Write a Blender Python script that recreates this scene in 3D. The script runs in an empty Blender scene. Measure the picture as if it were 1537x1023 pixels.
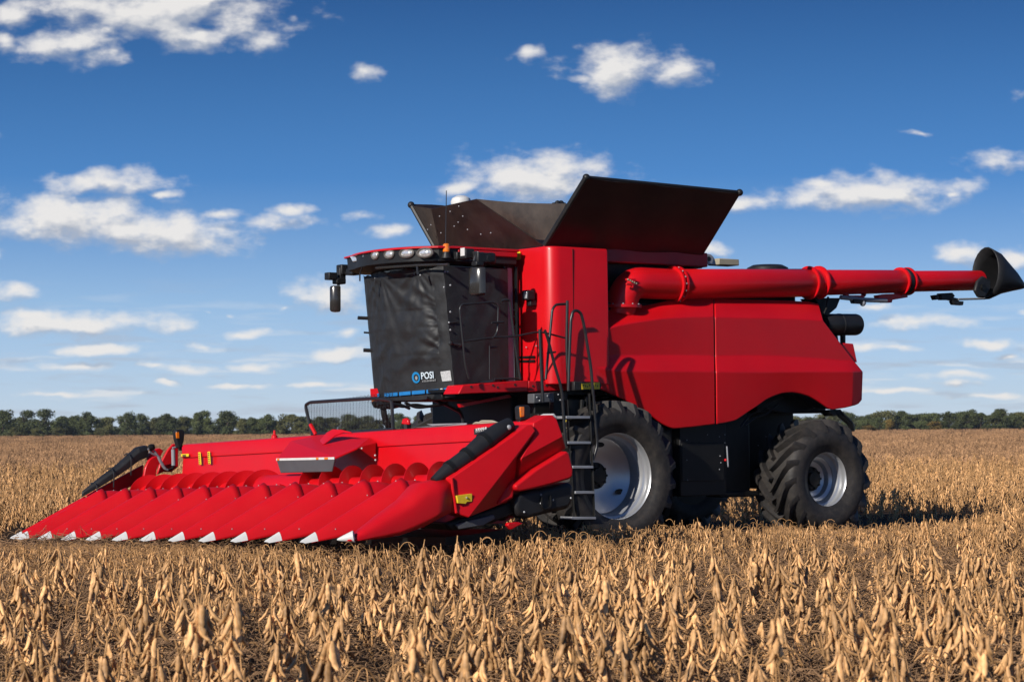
import bpy, math, random
from mathutils import Vector, Matrix, noise
random.seed(7)
R = random.Random
C = bpy.context.scene
col = C.collection
pi = math.pi

# ------------------------------------------------------------------ camera
F, CX, CY, CAMH = 3100.0, 768.5, 511.5, 1.57          # focal length in photo pixels, eye height in metres
cam_d = bpy.data.cameras.new("camera")
cam = bpy.data.objects.new("camera", cam_d); col.objects.link(cam)
cam_d.sensor_width = 36; cam_d.lens = 36 * F / 1537
cam_d.clip_start = .1; cam_d.clip_end = 5000
RC = (Matrix.Rotation(pi/2 + math.atan((641-511.5)/F), 3, 'X') @ Matrix.Rotation(-.0072, 3, 'Z'))
cam.matrix_world = Matrix.Translation((0, 0, CAMH)) @ RC.to_4x4()
cam_d.dof.use_dof = True; cam_d.dof.focus_distance = 24.5; cam_d.dof.aperture_fstop = 5.6
C.camera = cam

# ------------------------------------------------------------------ machine frame: x forward, y to its left, z up
PHI = math.atan(F/2250)
LEFT = Vector((math.cos(PHI), -math.sin(PHI), 0)); FWD = Vector((-math.sin(PHI), -math.cos(PHI), 0))
ORG = Vector((-4.43, 24.82, 0)) - 5.83*FWD
ROT = Matrix((FWD, LEFT, Vector((0, 0, 1)))).transposed()
ANG = math.atan2(FWD.y, FWD.x)
CAMM = ROT.transposed() @ (Vector((0, 0, CAMH)) - ORG)

def M(px, py, **k):
    """where the sight line of a photo pixel meets a plane x=, y= or z= of the machine (metres)"""
    d = ROT.transposed() @ (RC @ Vector(((px-CX)/F, -(py-CY)/F, -1)))
    (ax, v), = k.items(); i = 'xyz'.index(ax)
    return CAMM + d*((v-CAMM[i])/d[i])
def Ms(pts, **k): return [M(a, b, **k) for a, b in pts]
def W(px, py, Y):
    d = RC @ Vector(((px-CX)/F, -(py-CY)/F, -1))
    return Vector((0, 0, CAMH)) + d*(Y/d.y)

# ------------------------------------------------------------------ materials
MATS = {}
def mat(name, base, rough=.5, metal=0, coat=0, var=.12, vscale=3, bump=0, bscale=40, dust=0, dustcol=(.28,.2,.12), spec=.5, rvar=.1, emit=None):
    m = bpy.data.materials.new(name); m.use_nodes = True
    nt = m.node_tree; N = nt.nodes; Lk = nt.links
    b = N['Principled BSDF']
    b.inputs['Metallic'].default_value = metal
    b.inputs['Coat Weight'].default_value = coat; b.inputs['Coat Roughness'].default_value = .12
    b.inputs['Specular IOR Level'].default_value = spec
    tc = N.new('ShaderNodeTexCoord')
    nz = N.new('ShaderNodeTexNoise'); nz.inputs['Scale'].default_value = vscale; nz.inputs['Detail'].default_value = 6; nz.inputs['Roughness'].default_value = .62
    Lk.new(tc.outputs['Object'], nz.inputs['Vector'])
    rm = N.new('ShaderNodeValToRGB')
    rm.color_ramp.elements[0].position = .3; rm.color_ramp.elements[1].position = .7
    rm.color_ramp.elements[0].color = (*[c*(1-var) for c in base], 1)
    rm.color_ramp.elements[1].color = (*[min(1, c*(1+var)) for c in base], 1)
    Lk.new(nz.outputs['Fac'], rm.inputs['Fac'])
    out = rm.outputs['Color']
    if dust:
        n2 = N.new('ShaderNodeTexNoise'); n2.inputs['Scale'].default_value = vscale*2.7; n2.inputs['Detail'].default_value = 9; n2.inputs['Roughness'].default_value = .7
        Lk.new(tc.outputs['Object'], n2.inputs['Vector'])
        r2 = N.new('ShaderNodeMapRange'); r2.inputs['From Min'].default_value = .42; r2.inputs['From Max'].default_value = .72
        r2.inputs['To Max'].default_value = dust
        Lk.new(n2.outputs['Fac'], r2.inputs['Value'])
        mx = N.new('ShaderNodeMix'); mx.data_type = 'RGBA'
        Lk.new(r2.outputs['Result'], mx.inputs['Factor']); Lk.new(out, mx.inputs['A']); mx.inputs['B'].default_value = (*dustcol, 1)
        out = mx.outputs['Result']
    Lk.new(out, b.inputs['Base Color'])
    rr = N.new('ShaderNodeMapRange'); rr.inputs['To Min'].default_value = max(.02, rough-rvar); rr.inputs['To Max'].default_value = min(1, rough+rvar)
    Lk.new(nz.outputs['Fac'], rr.inputs['Value']); Lk.new(rr.outputs['Result'], b.inputs['Roughness'])
    if bump:
        n3 = N.new('ShaderNodeTexNoise'); n3.inputs['Scale'].default_value = bscale; n3.inputs['Detail'].default_value = 4
        Lk.new(tc.outputs['Object'], n3.inputs['Vector'])
        bp = N.new('ShaderNodeBump'); bp.inputs['Strength'].default_value = bump; bp.inputs['Distance'].default_value = .02
        Lk.new(n3.outputs['Fac'], bp.inputs['Height']); Lk.new(bp.outputs['Normal'], b.inputs['Normal'])
    if emit:
        b.inputs['Emission Color'].default_value = (*emit[:3], 1); b.inputs['Emission Strength'].default_value = emit[3]
    MATS[name] = m
    return m
RED = mat('red_paint', (.54, .0025, .007), .40, coat=.10, var=.07, vscale=1.2, dust=.05, dustcol=(.40, .06, .035), bump=.02, bscale=3, spec=.32)
REDP = mat('red_plastic', (.53, .0025, .007), .48, coat=.04, var=.06, vscale=2, dust=.03, dustcol=(.40, .08, .05), bump=.03, bscale=5, spec=.28)
DRED = mat('dusty_red_paint', (.30, .004, .010), .5, var=.12, vscale=2, dust=.12, dustcol=(.2, .08, .05))
BLK = mat('black_paint', (.006, .006, .006), .45, var=.25, dust=.10, dustcol=(.045, .036, .028), bump=.05, spec=.25)
BPL = mat('black_plastic', (.012, .012, .013), .5, var=.25, dust=.12, dustcol=(.05, .042, .035), bump=.06, spec=.35)
TUBE = mat('black_rail_paint', (.015, .015, .016), .35, var=.2, dust=.15, dustcol=(.08, .06, .05))
TARP = mat('black_tarpaulin', (.017, .017, .018), .54, var=.25, vscale=4, dust=.15, dustcol=(.045, .042, .038), bump=.35, bscale=7, spec=.42)
TANK = mat('dark_tank_fabric', (.016, .009, .008), .45, var=.35, vscale=2, dust=.30, dustcol=(.055, .032, .022), bump=.1, bscale=6)
TANKL = mat('dusty_gusset_fabric', (.035, .026, .020), .6, var=.3, vscale=3, dust=.4, dustcol=(.09, .065, .048), bump=.2, bscale=7)
RUB = mat('tyre_rubber', (.022, .020, .019), .6, var=.3, vscale=4, dust=.40, dustcol=(.090, .072, .058), bump=.12, bscale=30, spec=.3)
STL = mat('silver_rim_paint', (.46, .465, .48), .34, metal=.6, var=.08, vscale=2, dust=.12, dustcol=(.35, .33, .31))
GRY = mat('grey_steel', (.30, .31, .33), .45, metal=.3, var=.15, dust=.15)
DGRY = mat('dark_grey_panel', (.075, .078, .085), .55, var=.15, dust=.12, dustcol=(.12, .11, .10))
WHT = mat('white_plastic', (.60, .59, .57), .5, var=.08, vscale=9, dust=.35, dustcol=(.5, .46, .42))
YEL = mat('yellow_decal', (.72, .52, .02), .5, var=.1, vscale=30)
INK = mat('black_ink', (.02, .02, .02), .5)
BLU = mat('blue_strip', (.012, .16, .42), .45, var=.2, vscale=6)
LOGOB = mat('blue_print', (.01, .20, .46), .5)
LOGOW = mat('white_print', (.62, .72, .78), .55)
LOGOG = mat('grey_print', (.26, .26, .26), .6)
AMB = mat('amber_lens', (.75, .18, .004), .25, coat=.6, var=.15, vscale=20)
LENS = mat('headlamp_lens', (.72, .72, .72), .12, metal=.55, coat=1, var=.35, vscale=28)
BEZ = mat('lamp_bezel', (.16, .145, .13), .4, metal=.3)
CHR = mat('mirror_shell', (.035, .032, .030), .26, metal=.2, coat=.4, var=.1)
BEI = mat('beige_metal', (.32, .28, .20), .6)
GLS = mat('tinted_cab_glass', (.012, .014, .016), .08, coat=.5)

# ------------------------------------------------------------------ object helpers
OFF = {}
def tag(o, label=None, cat=None, group=None, kind=None):
    for k, v in (('label', label), ('category', cat), ('group', group), ('kind', kind)):
        if v: o[k] = v
    return o
def thing(name, label, cat, base=(0, 0, 0), group=None):
    """an Empty at the base of a thing, in the machine's frame"""
    o = bpy.data.objects.new(name, None); col.objects.link(o)
    b = Vector(base)
    o.location = ORG + ROT @ b; o.rotation_euler = (0, 0, ANG)
    o.empty_display_size = .3
    OFF[o.name] = b
    return tag(o, label, cat, group)

class MB:
    def __init__(s): s.v = []; s.f = []
    def add(s, vs, fs):
        n = len(s.v); s.v += [Vector(p) for p in vs]; s.f += [tuple(n+i for i in f) for f in fs]; return s
    def box(s, c, d, rot=None):
        c = Vector(c); h = Vector(d)/2; vs = []
        for x in (-1, 1):
            for y in (-1, 1):
                for z in (-1, 1):
                    p = Vector((x*h.x, y*h.y, z*h.z))
                    vs.append(c + (rot @ p if rot else p))
        return s.add(vs, [(0,1,3,2),(4,6,7,5),(0,4,5,1),(2,3,7,6),(0,2,6,4),(1,5,7,3)])
    def span(s, a, b): return s.box([(a[i]+b[i])/2 for i in range(3)], [abs(b[i]-a[i]) for i in range(3)])
    def prism(s, pts, vec):
        pts = [Vector(p) for p in pts]; vec = Vector(vec); n = len(pts)
        return s.add(pts+[p+vec for p in pts], [tuple(range(n-1, -1, -1)), tuple(range(n, 2*n))]+[(i, (i+1) % n, n+(i+1) % n, n+i) for i in range(n)])
    def grid(s, rows, closed=False, flip=False):
        n = len(rows[0]); fs = []
        for i in range(len(rows)-1):
            for j in range(n if closed else n-1):
                a, b = i*n+j, i*n+(j+1) % n
                q = (a, b, b+n, a+n)
                fs.append(q[::-1] if flip else q)
        return s.add([p for r in rows for p in r], fs)
    def slab(s, rows, vec):
        """a sheet of points with thickness vec"""
        vec = Vector(vec); n = len(rows[0]); m = len(rows); A = [Vector(p) for r in rows for p in r]
        fs = []; T = n*m
        for i in range(m-1):
            for j in range(n-1):
                q = (i*n+j, i*n+j+1, (i+1)*n+j+1, (i+1)*n+j)
                fs += [q, tuple(T+k for k in q[::-1])]
        edge = [j for j in range(n)]+[i*n+n-1 for i in range(1, m)]+[(m-1)*n+j for j in range(n-2, -1, -1)]+[i*n for i in range(m-2, 0, -1)]
        for a, b in zip(edge, edge[1:]+edge[:1]): fs.append((b, a, T+a, T+b))
        return s.add(A+[p+vec for p in A], fs)
    def tube(s, pts, r, n=8, caps=True, rad=None, flat=1):
        pts = [Vector(p) for p in pts]; rings = []
        t = (pts[1]-pts[0]).normalized(); up = Vector((0, 0, 1)) if abs(t.z) < .9 else Vector((1, 0, 0))
        u = t.cross(up).normalized()
        for i, p in enumerate(pts):
            t = (pts[min(i+1, len(pts)-1)]-pts[max(i-1, 0)]).normalized()
            u = (u - t*u.dot(t)).normalized(); w = t.cross(u)
            q = rad[i] if rad else r
            rings.append([p+q*(math.cos(2*pi*k/n)*u+flat*math.sin(2*pi*k/n)*w) for k in range(n)])
        k0 = len(s.v); s.grid(rings, True)
        if caps: s.f += [tuple(k0+k for k in range(n-1, -1, -1)), tuple(k0+(len(pts)-1)*n+k for k in range(n))]
        return s
    def lathe(s, prof, o, ax, n=32, a0=0, a1=2*pi, closed=False):
        """profile of (radius, distance along ax)"""
        o = Vector(o); ax = Vector(ax).normalized()
        u = ax.cross(Vector((0, 0, 1)) if abs(ax.z) < .9 else Vector((1, 0, 0))).normalized(); w = ax.cross(u)
        full = abs(a1-a0-2*pi) < 1e-6
        rows = [[o+ax*d+r*(math.cos(a0+(a1-a0)*k/n)*u+math.sin(a0+(a1-a0)*k/n)*w) for k in range(n if full else n+1)] for r, d in prof]
        return s.grid(rows, full)
    def ball(s, c, r, n=10, m=6, sc=(1, 1, 1)):
        c = Vector(c); rows = []
        for i in range(m+1):
            a = -pi/2+pi*i/m
            rows.append([c+Vector((r*sc[0]*math.cos(a)*math.cos(2*pi*k/n), r*sc[1]*math.cos(a)*math.sin(2*pi*k/n), r*sc[2]*math.sin(a))) for k in range(n)])
        return s.grid(rows, True)
    def build(s, name, m, parent=None, bevel=0, ang=35, seg=2, smooth=True, label=None, weld=False):
        off = Vector((0, 0, 0)); p = parent
        while p is not None:
            if p.name in OFF: off = OFF[p.name]; break
            p = p.parent
        me = bpy.data.meshes.new(name)
        me.from_pydata([v-off for v in s.v], [], s.f)
        import bmesh
        bm = bmesh.new(); bm.from_mesh(me)
        if weld: bmesh.ops.remove_doubles(bm, verts=bm.verts, dist=1e-4)
        bmesh.ops.recalc_face_normals(bm, faces=bm.faces)
        bm.to_mesh(me); bm.free()
        if smooth:
            me.shade_smooth(); me.set_sharp_from_angle(angle=math.radians(ang))
        me.materials.append(m)
        o = bpy.data.objects.new(name, me); col.objects.link(o)
        if parent is not None: o.parent = parent
        if bevel:
            b = o.modifiers.new('b', 'BEVEL'); b.width = bevel; b.segments = seg; b.limit_method = 'ANGLE'; b.angle_limit = math.radians(40); b.harden_normals = False
        if label: o['label'] = label
        return o

def dots(name, pts, r, m, parent):
    """small round heads, each an object of its own, sharing one mesh"""
    first = None; off = Vector((0, 0, 0)); q = parent
    while q is not None:
        if q.name in OFF: off = OFF[q.name]; break
        q = q.parent
    for p in pts:
        if first is None:
            b = MB(); b.ball((0, 0, 0), r, 7, 5); first = b.build(name, m)
            o = first
        else:
            o = first.copy(); col.objects.link(o)
        o.parent = parent; o.location = Vector(p)-off
def rounded(pts, r=.06, n=5):
    """round the corners of a polyline"""
    pts = [Vector(p) for p in pts]; out = [pts[0]]
    for a, b, c in zip(pts, pts[1:], pts[2:]):
        d1 = (a-b); d2 = (c-b); k = min(r, d1.length*.45, d2.length*.45)
        p, q = b+d1.normalized()*k, b+d2.normalized()*k
        for i in range(n+1):
            t = i/n; out.append(p*(1-t)**2+b*2*t*(1-t)+q*t*t)
    return out+[pts[-1]]
def interp(poly, t):
    """point at share t of a polyline's x-range"""
    x = poly[0][0]+(poly[-1][0]-poly[0][0])*t
    for a, b in zip(poly, poly[1:]):
        if (a[0] <= x <= b[0]) or (a[0] >= x >= b[0]):
            k = 0 if b[0] == a[0] else (x-a[0])/(b[0]-a[0]); return (x, a[1]+(b[1]-a[1])*k)
    return poly[-1]
def text_mesh(txt, size, name, m, parent, origin, xdir, ydir, depth=.003, extrude=.002, bold=0):
    cu = bpy.data.curves.new(name, 'FONT'); cu.body = txt; cu.size = size; cu.extrude = extrude; cu.offset = bold
    cu.resolution_u = 3
    o = bpy.data.objects.new(name, cu); col.objects.link(o)
    bpy.context.view_layer.update()
    me = bpy.data.meshes.new_from_object(o.evaluated_get(bpy.context.evaluated_depsgraph_get()))
    bpy.data.objects.remove(o)
    X, Y = Vector(xdir).normalized(), Vector(ydir).normalized(); Z = X.cross(Y)
    b = MB(); b.v = [Vector(origin)+X*v.co.x+Y*v.co.y+Z*(v.co.z+depth) for v in me.vertices]; b.f = [tuple(p.vertices) for p in me.polygons]
    return b.build(name, m, parent, smooth=False)

# ================================================================== COMBINE HARVESTER
cb = thing('combine_harvester', 'large red combine harvester with open black grain tank covers and a long red unloading tube', 'combine harvester')

# ---- wheels
def lug_tyre(o, Rr, w, rimR, n, lug_h, swing):
    """tyre round the y axis; o is the centre"""
    o = Vector(o); h = w/2
    b = MB()
    Rt = Rr-lug_h
    prof = [(rimR-.02, -h*.80), (rimR+.015, -h*.83), (rimR+.05, -h*.90), (rimR+(Rt-rimR)*.30, -h*.985), (rimR+(Rt-rimR)*.55, -h), (rimR+(Rt-rimR)*.80, -h*.965), (Rt-.045, -h*.90), (Rt-.012, -h*.80), (Rt, -h*.5), (Rt+.006, 0)]
    prof = prof+[(r, -d) for r, d in prof[-2::-1]]
    b.lathe(prof, o, (0, 1, 0), 72)
    for sd in (-1, 1):
        for k in range(n):
            t0 = 2*pi*(k+(.5 if sd > 0 else 0))/n
            L, Rg = [], []
            N = 9; rows = []
            for i in range(N):
                q = i/(N-1)
                y = sd*h*(-.03+1.0*q**.92)
                th = t0+swing*(q**1.15)
                drop = max(0, q-.78)/.22
                rt = Rr-.006*abs(q)-drop**2*.05; rb = Rt-.02-drop**1.5*.10
                if q > .97: rt = Rr-.14; rb = Rr-.19; y = sd*h*.985
                wt = (.020+.016*q)/Rr; wb = wt*1.5
                # normal direction in (theta, y) is mostly along theta on the outer half
                def P(r, a, yy): return o+Vector((r*math.cos(a), yy, r*math.sin(a)))
                sk = sd*wt*Rr*.55*(1-q)
                rows.append([P(rb, th-wb, y+sk*1.2), P(rt, th-wt, y+sk), P(rt, th+wt, y-sk), P(rb, th+wb, y-sk*1.2)])
            k0 = len(b.v); b.grid(rows)
            b.f += [(k0, k0+1, k0+2, k0+3), tuple(k0+(N-1)*4+j for j in (3, 2, 1, 0))]
    return b
def wheel(c, side, Rr, w, rimR, n, lug_h, swing, dish, label=None):
    """side +1: the machine's left"""
    c = Vector(c); A = Vector((0, side, 0)); yo = w/2*.84
    b = MB()                                             # dished disc with hub
    b.lathe([(rimR-.085, yo-dish+.13), (rimR-.10, yo-dish+.115), (rimR-.13, yo-dish+.10), (rimR*.62, yo-dish+.03), (rimR*.45, yo-dish), (.20, yo-dish-.01), (.13, yo-dish-.01), (.0, yo-dish-.01)], c, A, 56)
    root = b.build('wheel', STL, cb, ang=25, label=label)
    b = MB()                                             # rim barrel
    b.lathe([(rimR-.012, yo-.055), (rimR+.028, yo-.035), (rimR+.036, yo-.010), (rimR+.026, yo), (rimR+.006, yo-.008), (rimR-.006, yo-.035), (rimR-.020, yo-.05), (rimR-.026, yo-.09), (rimR-.022, yo-.11), (rimR-.03, yo-.135), (rimR-.055, yo-.15), (rimR-.066, yo-.20), (rimR-.078, yo-.22), (rimR-.082, yo-dish+.10), (rimR-.082, -yo), (rimR+.02, -yo)], c, A, 72)
    b.build('rim', STL, root, ang=25)
    b = lug_tyre(c, Rr, w, rimR, n, lug_h, swing); b.build('tyre', RUB, root, ang=42)
    b = MB(); b.lathe([(.175, yo-dish-.01), (.175, yo-dish+.03), (.165, yo-dish+.045), (.11, yo-dish+.05), (.10, yo-dish+.10), (.0, yo-dish+.105)], c, A, 28)
    for k in range(10):
        a = 2*pi*k/10
        p = c+A*(yo-dish+.03)+Vector((.145*math.cos(a), 0, .145*math.sin(a)))
        b.lathe([(.018, 0), (.018, .045), (.0, .045)], p, A, 6)
    b.build('hub', BLK, root, ang=30)
    b = MB(); b.lathe([(rimR+.03, -yo+.01), (rimR+.03, -yo-.012), (.0, -yo-.012)], c, A, 40); b.build('dark_inner_disc', BLK, root)  # added black disc over the inner rim, standing for shade in far wheels
    if dish > .4:
        for a in (-.75, 1.6, 3.7):
            hh = MB(); p = c+A*(yo-dish+.072)+Vector((rimR*.70*math.cos(a), 0, rimR*.70*math.sin(a)))
            rows = [[p+A*.0+Vector((.055*e*math.cos(t)*1.5, side*.02, .03*e*math.sin(t)*1.2)) for t in [2*pi*j/14 for j in range(14)]] for e in (0.01, 1)]
            hh.grid(rows, True); hh.build('vent_hole', BLK, root)
    return root
FWR, FWW = .975, .80
wheel((0, 1.50, .93), 1, FWR+.01, FWW, .580, 22, .085, .34, .50, 'big front wheel with deep silver dish rim')
wheel((0, -1.88, .93), -1, FWR+.01, FWW, .580, 22, .085, .34, .50)
wheel((-3.86, 1.42, .81), 1, .85, .74, .40, 17, .095, .56, .36, 'smaller rear wheel with chevron lugs')
wheel((-3.80, -1.42, .80), -1, .82, .72, .39, 17, .095, .56, .36)

# ---- side panels (five fold lines each, traced along the panel and lofted)
def side_panel(lines, offs, n, label, ends=None):
    rows = []
    dense = []
    for k in range(len(lines)-1):
        m = 3 if k < len(lines)-2 else 4
        for j in range(m): dense.append((k, j/m))
    dense.append((len(lines)-2, 1.0))
    for k, a in dense:
        row = []
        for i in range(n+1):
            t = i/n
            p, q = interp(lines[k], t), interp(lines[k+1], t)
            y0 = offs[k](t); y1 = offs[k+1](t)
            P0 = M(*p, y=y0); P1 = M(*q, y=y1)
            row.append(P0.lerp(P1, a))
        rows.append(row)
    b = MB(); b.slab(rows, (0, -.03, 0))
    o = b.build('side_panel', RED, cb, ang=9, label=label)
    bv = o.modifiers.new('b', 'BEVEL'); bv.width = .012; bv.segments = 2; bv.limit_method = 'ANGLE'; bv.angle_limit = math.radians(9)
    # the panel on the other flank
    c = MB(); c.v = [Vector((v.x, -v.y, v.z)) for v in b.v]; c.f = b.f
    c.build('side_panel', RED, cb, ang=9)
    return rows
K = lambda v: (lambda t: v)
sm = lambda t: t*t*(3-2*t)
fp = [
 [(868,474),(873,473),(895,468.5),(916,465),(945,461),(975,457.5),(1000,452),(1019,449),(1045,447.2),(1071.5,447)],
 [(868,523),(882,508),(898,498),(920,490.5),(945,485),(989,478.5),(1030,476),(1071.8,475.5)],
 [(863,542),(890,536),(916,533.5),(975,532.5),(1020,532.5),(1072.5,533.5)],
 [(862,545),(887,549),(905,553),(930,556),(960,557),(1073,557.5)],
 [(862,566),(880,576),(904,585),(925,594),(945,604),(960,613),(978,623),(990,633),(1003,640.5),(1012,643.2),(1040,640.5),(1073.5,636.3)]]
FPR = side_panel(fp, [lambda t: 1.27+.06*t, lambda t: 1.55-.015*t, lambda t: 1.515+.01*t, lambda t: 1.55+.075*sm(min(1, t*1.6)), lambda t: 1.53+.05*t], 34, 'long red side panel above the front wheel')
rp = [
 [(1073.3,447.8),(1100,448.8),(1140,449.8),(1180,451),(1215,452.5),(1229,456)],
 [(1073.6,476),(1140,477),(1200,479),(1236,481)],
 [(1074.5,534),(1120,533),(1169,533.8),(1220,537),(1263,540.5),(1282,541)],
 [(1075.5,557.8),(1140,558),(1220,557.6),(1295.5,557.5)],
 [(1076,636.2),(1090,634),(1104,631),(1113,625),(1124,617.5),(1137,609),(1150,599.5),(1163,593.5),(1176,589.5),(1189,588.5),(1202,590.5),(1215,594.5),(1225,600),(1234,606),(1247,615),(1270,611.5),(1288,607),(1294,600)]]
RPR = side_panel(rp, [lambda t: 1.34-.02*t, lambda t: 1.53, lambda t: 1.525, lambda t: 1.625-.06*max(0, t-.93)/.07, lambda t: 1.58-.05*max(0, t-.93)/.07], 44, 'rear red side panel with the rear wheel arch')
# ---- tail: rear face, upright fin, dark inside
b = MB()
pr = [r[-1] for r in RPR[6:]]
b.slab([[Vector((p.x-.015, y, p.z)) for p in pr] for y in (pr[0].y-.02, .8, 0, -.8, -pr[0].y+.02)], (.03, 0, 0))
b.build('tail_panel', RED, cb, bevel=.01)
b = MB()
f0 = Ms([(1255,531),(1259,541),(1287,543.5),(1281,515.5),(1268,514.5),(1263,517)], y=1.44); b.prism(f0, (0, -.09, 0)); b.build('tail_fin', RED, cb, bevel=.012)
b = MB()
b.span((.75, -1.28, 1.98), (-3.0, 1.28, 3.22)); b.span((-3.001, -1.22, 1.74), (-4.35, 1.22, 2.95)); b.span((1.05, -.93, .62), (-2.95, .93, 1.98))
b.span((-2.951, -.60, .80), (-4.3, .60, 2.1)); b.span((-4.351, -1.1, 2.0), (-4.68, 1.1, 2.45))
b.build('chassis', BLK, cb, bevel=.02)
# wheel-arch liner and cables at the rear wheel
b = MB()
arch = Ms([(1104,630),(1124,616.5),(1150,598.5),(1176,588.8),(1202,589.5),(1225,599),(1245,614)], y=1.54)
b.slab([[p for p in arch], [Vector((p.x, .98, p.z+.04)) for p in arch]], (0, 0, .012)); b.build('wheel_arch_liner', BPL, cb)
b = MB()
for pts in ([(1112,640),(1125,622),(1142,615),(1160,600),(1175,596)], [(1118,638),(1135,625),(1150,622),(1168,606)], [(1150,612),(1185,620),(1215,615),(1230,606)]):
    b.tube(rounded(Ms(pts, y=1.28), .15), .014, 6)
b.build('hydraulic_hose', TUBE, cb)
# rear mudguard bracket
b = MB()
for d in (0, 7):
    b.tube(rounded(Ms([(1252+d,616),(1258+d,622),(1275+d*.6,636),(1278+d*.3,647)], y=1.5), .06), .028, 6)
b.prism(Ms([(1244,615.5),(1262,614),(1264,620),(1252,624)], y=1.52), (0, -.2, 0)); b.build('tail_bracket', BLK, cb)
b = MB(); b.tube(Ms([(1236,628),(1243,641)], y=1.35), .03, 6); b.build('tail_stay', BLK, cb)

# ---- black compartments between the wheels
b = MB(); b.span((-1.42, .931, .62), (-2.25, 1.40, 1.60)); bx = b.build('battery_cabinet', BLK, cb, bevel=.012)
p0 = M(1095, 680, y=1.40)
b = MB(); b.span((-1.44, 1.40, .82), (-2.20, 1.415, 1.34)); b.build('cabinet_door', BLK, bx, bevel=.008)
b = MB(); b.tube(rounded([M(1091,670,y=1.42)+Vector((0, 0, 0)), M(1091,670,y=1.45), M(1093,700,y=1.45), M(1093,700,y=1.42)], .02), .011, 6); b.build('latch_handle', GRY, bx)
b = MB(); b.ball(M(1089,690,y=1.425), .02); b.build('latch_button', RED, bx)
dots('bolt', [M(px, py, y=1.418 if px < 1100 else .96) for px, py in ((1062,652),(1080,655),(1088,652),(1088,664),(1081,684),(1082,694),(1080,704),(1031,660),(1031,690),(1032,720),(1122,655),(1122,672),(1138,668),(1150,655))], .008, GRY, cb)
b = MB(); b.span((-1.1, -1.40, .58), (-2.6, -.931, 1.60)); b.build('tool_cabinet', BLK, cb, bevel=.02)
b = MB(); b.span((-1.0, .931, .58), (-1.40, 1.30, 1.55)); b.build('fuel_tank', BPL, cb, bevel=.05, seg=3)
b = MB(); b.span((-2.27, .931, .60), (-2.95, 1.12, 1.75)); b.span((-2.27, .932, .58), (-3.0, 1.25, .66)); b.build('frame_panel', BLK, cb, bevel=.02)
b = MB(); b.tube([(-3.8, -1.3, .80), (-3.8, 1.3, .80)], .15, 12); b.tube([(-3.8, -1.1, 1.0), (-3.8, 1.1, 1.0)], .06, 8); b.build('rear_axle', BLK, cb)
b = MB(); b.tube([(0, -1.3, .93), (0, 1.3, .93)], .2, 14); b.build('front_axle', BLK, cb)

# ---- box behind the cab and the grain tank
b = MB()
bz0, bz1 = 2.12, 3.90
def ring(z, k):
    c = [(.90, .62), (.86, 1.18)]
    arc = []
    for i in range(7):                                  # rounded front corner
        a = i/6*pi/2
        arc.append((.86-.16*(1-math.cos(a))*1.0-.0, 1.40+.16*math.sin(a)))
    return [Vector((x, y+k, z)) for x, y in c+arc]+[Vector((-.08, 1.56+k, z)), Vector((-.12, 1.46+k, z)), Vector((-.12, .62, z))]
b.grid([ring(bz0, 0), ring(2.9, .0), ring(3.86, -.01), ring(bz1, -.03)], True)
n = len(ring(0, 0)); b.f += [tuple(range(n)), tuple(range(3*n, 4*n))]
bxo = b.build('cab_shroud', RED, cb, bevel=.012, ang=28, label='glossy red corner box behind the cab')
b = MB(); q = M(857, 440, y=1.562)
b.box((.50, 1.5535, 3.37), (.006, .012, 1.0))
b.build('seam', BLK, bxo)
b = MB(); b.prism(Ms([(775.5,378),(781,377.5),(781,389.5),(775.5,390)], x=.905), (.004, 0, 0)); b.build('yellow_decal', YEL, bxo)
b = MB()
for i, yy in enumerate((534.5, 540.5)):
    b.prism(Ms([(780,yy),(803,yy-1),(803,yy+2.4),(780,yy+3.4)], x=.875), (.012, 0, 0))
b.build('vent_slot', BLK, bxo)
dots('shroud_bolt', [M(px, py, x=.90) for px, py in ((771.5,465),(771.5,475),(772,490),(776,512),(805,519),(790,521))], .010, GRY, bxo)
# small camera on the shroud
b = MB(); c0 = M(793, 443, x=.97); b.box(c0, (.12, .13, .13)); b.box(c0+Vector((-.05, .0, -.10)), (.1, .09, .08)); o = b.build('camera_unit', BPL, cb, bevel=.015)
b = MB(); b.box(c0+Vector((.062, .02, 0)), (.008, .07, .09)); b.build('camera_lens', LENS, o, bevel=.01)

b = MB(); b.span((.55, -1.02, 3.0), (-2.05, 1.019, 3.90)); tk = b.build('grain_tank', BLK, cb, bevel=.02)  # red wall in black paint; the shade behind the elbow is in the colour
b = MB()                                                 # rail round the tank top
for (a, c) in (((.60, 1.02, 3.76), (-2.10, 1.24, 3.955)), ((.60, -1.24, 3.76), (-2.10, -1.02, 3.91)), ((.601, -1.02, 3.761), (.72, 1.02, 3.92)), ((-2.101, -1.02, 3.761), (-2.2, 1.02, 3.92))): b.span(a, c)
b.build('tank_rim', DRED, tk, bevel=.015)
b = MB(); b.span((-.10, .9, 3.05), (-.45, 1.0201, 3.72)); b.build('tank_post', BLK, tk)
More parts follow.
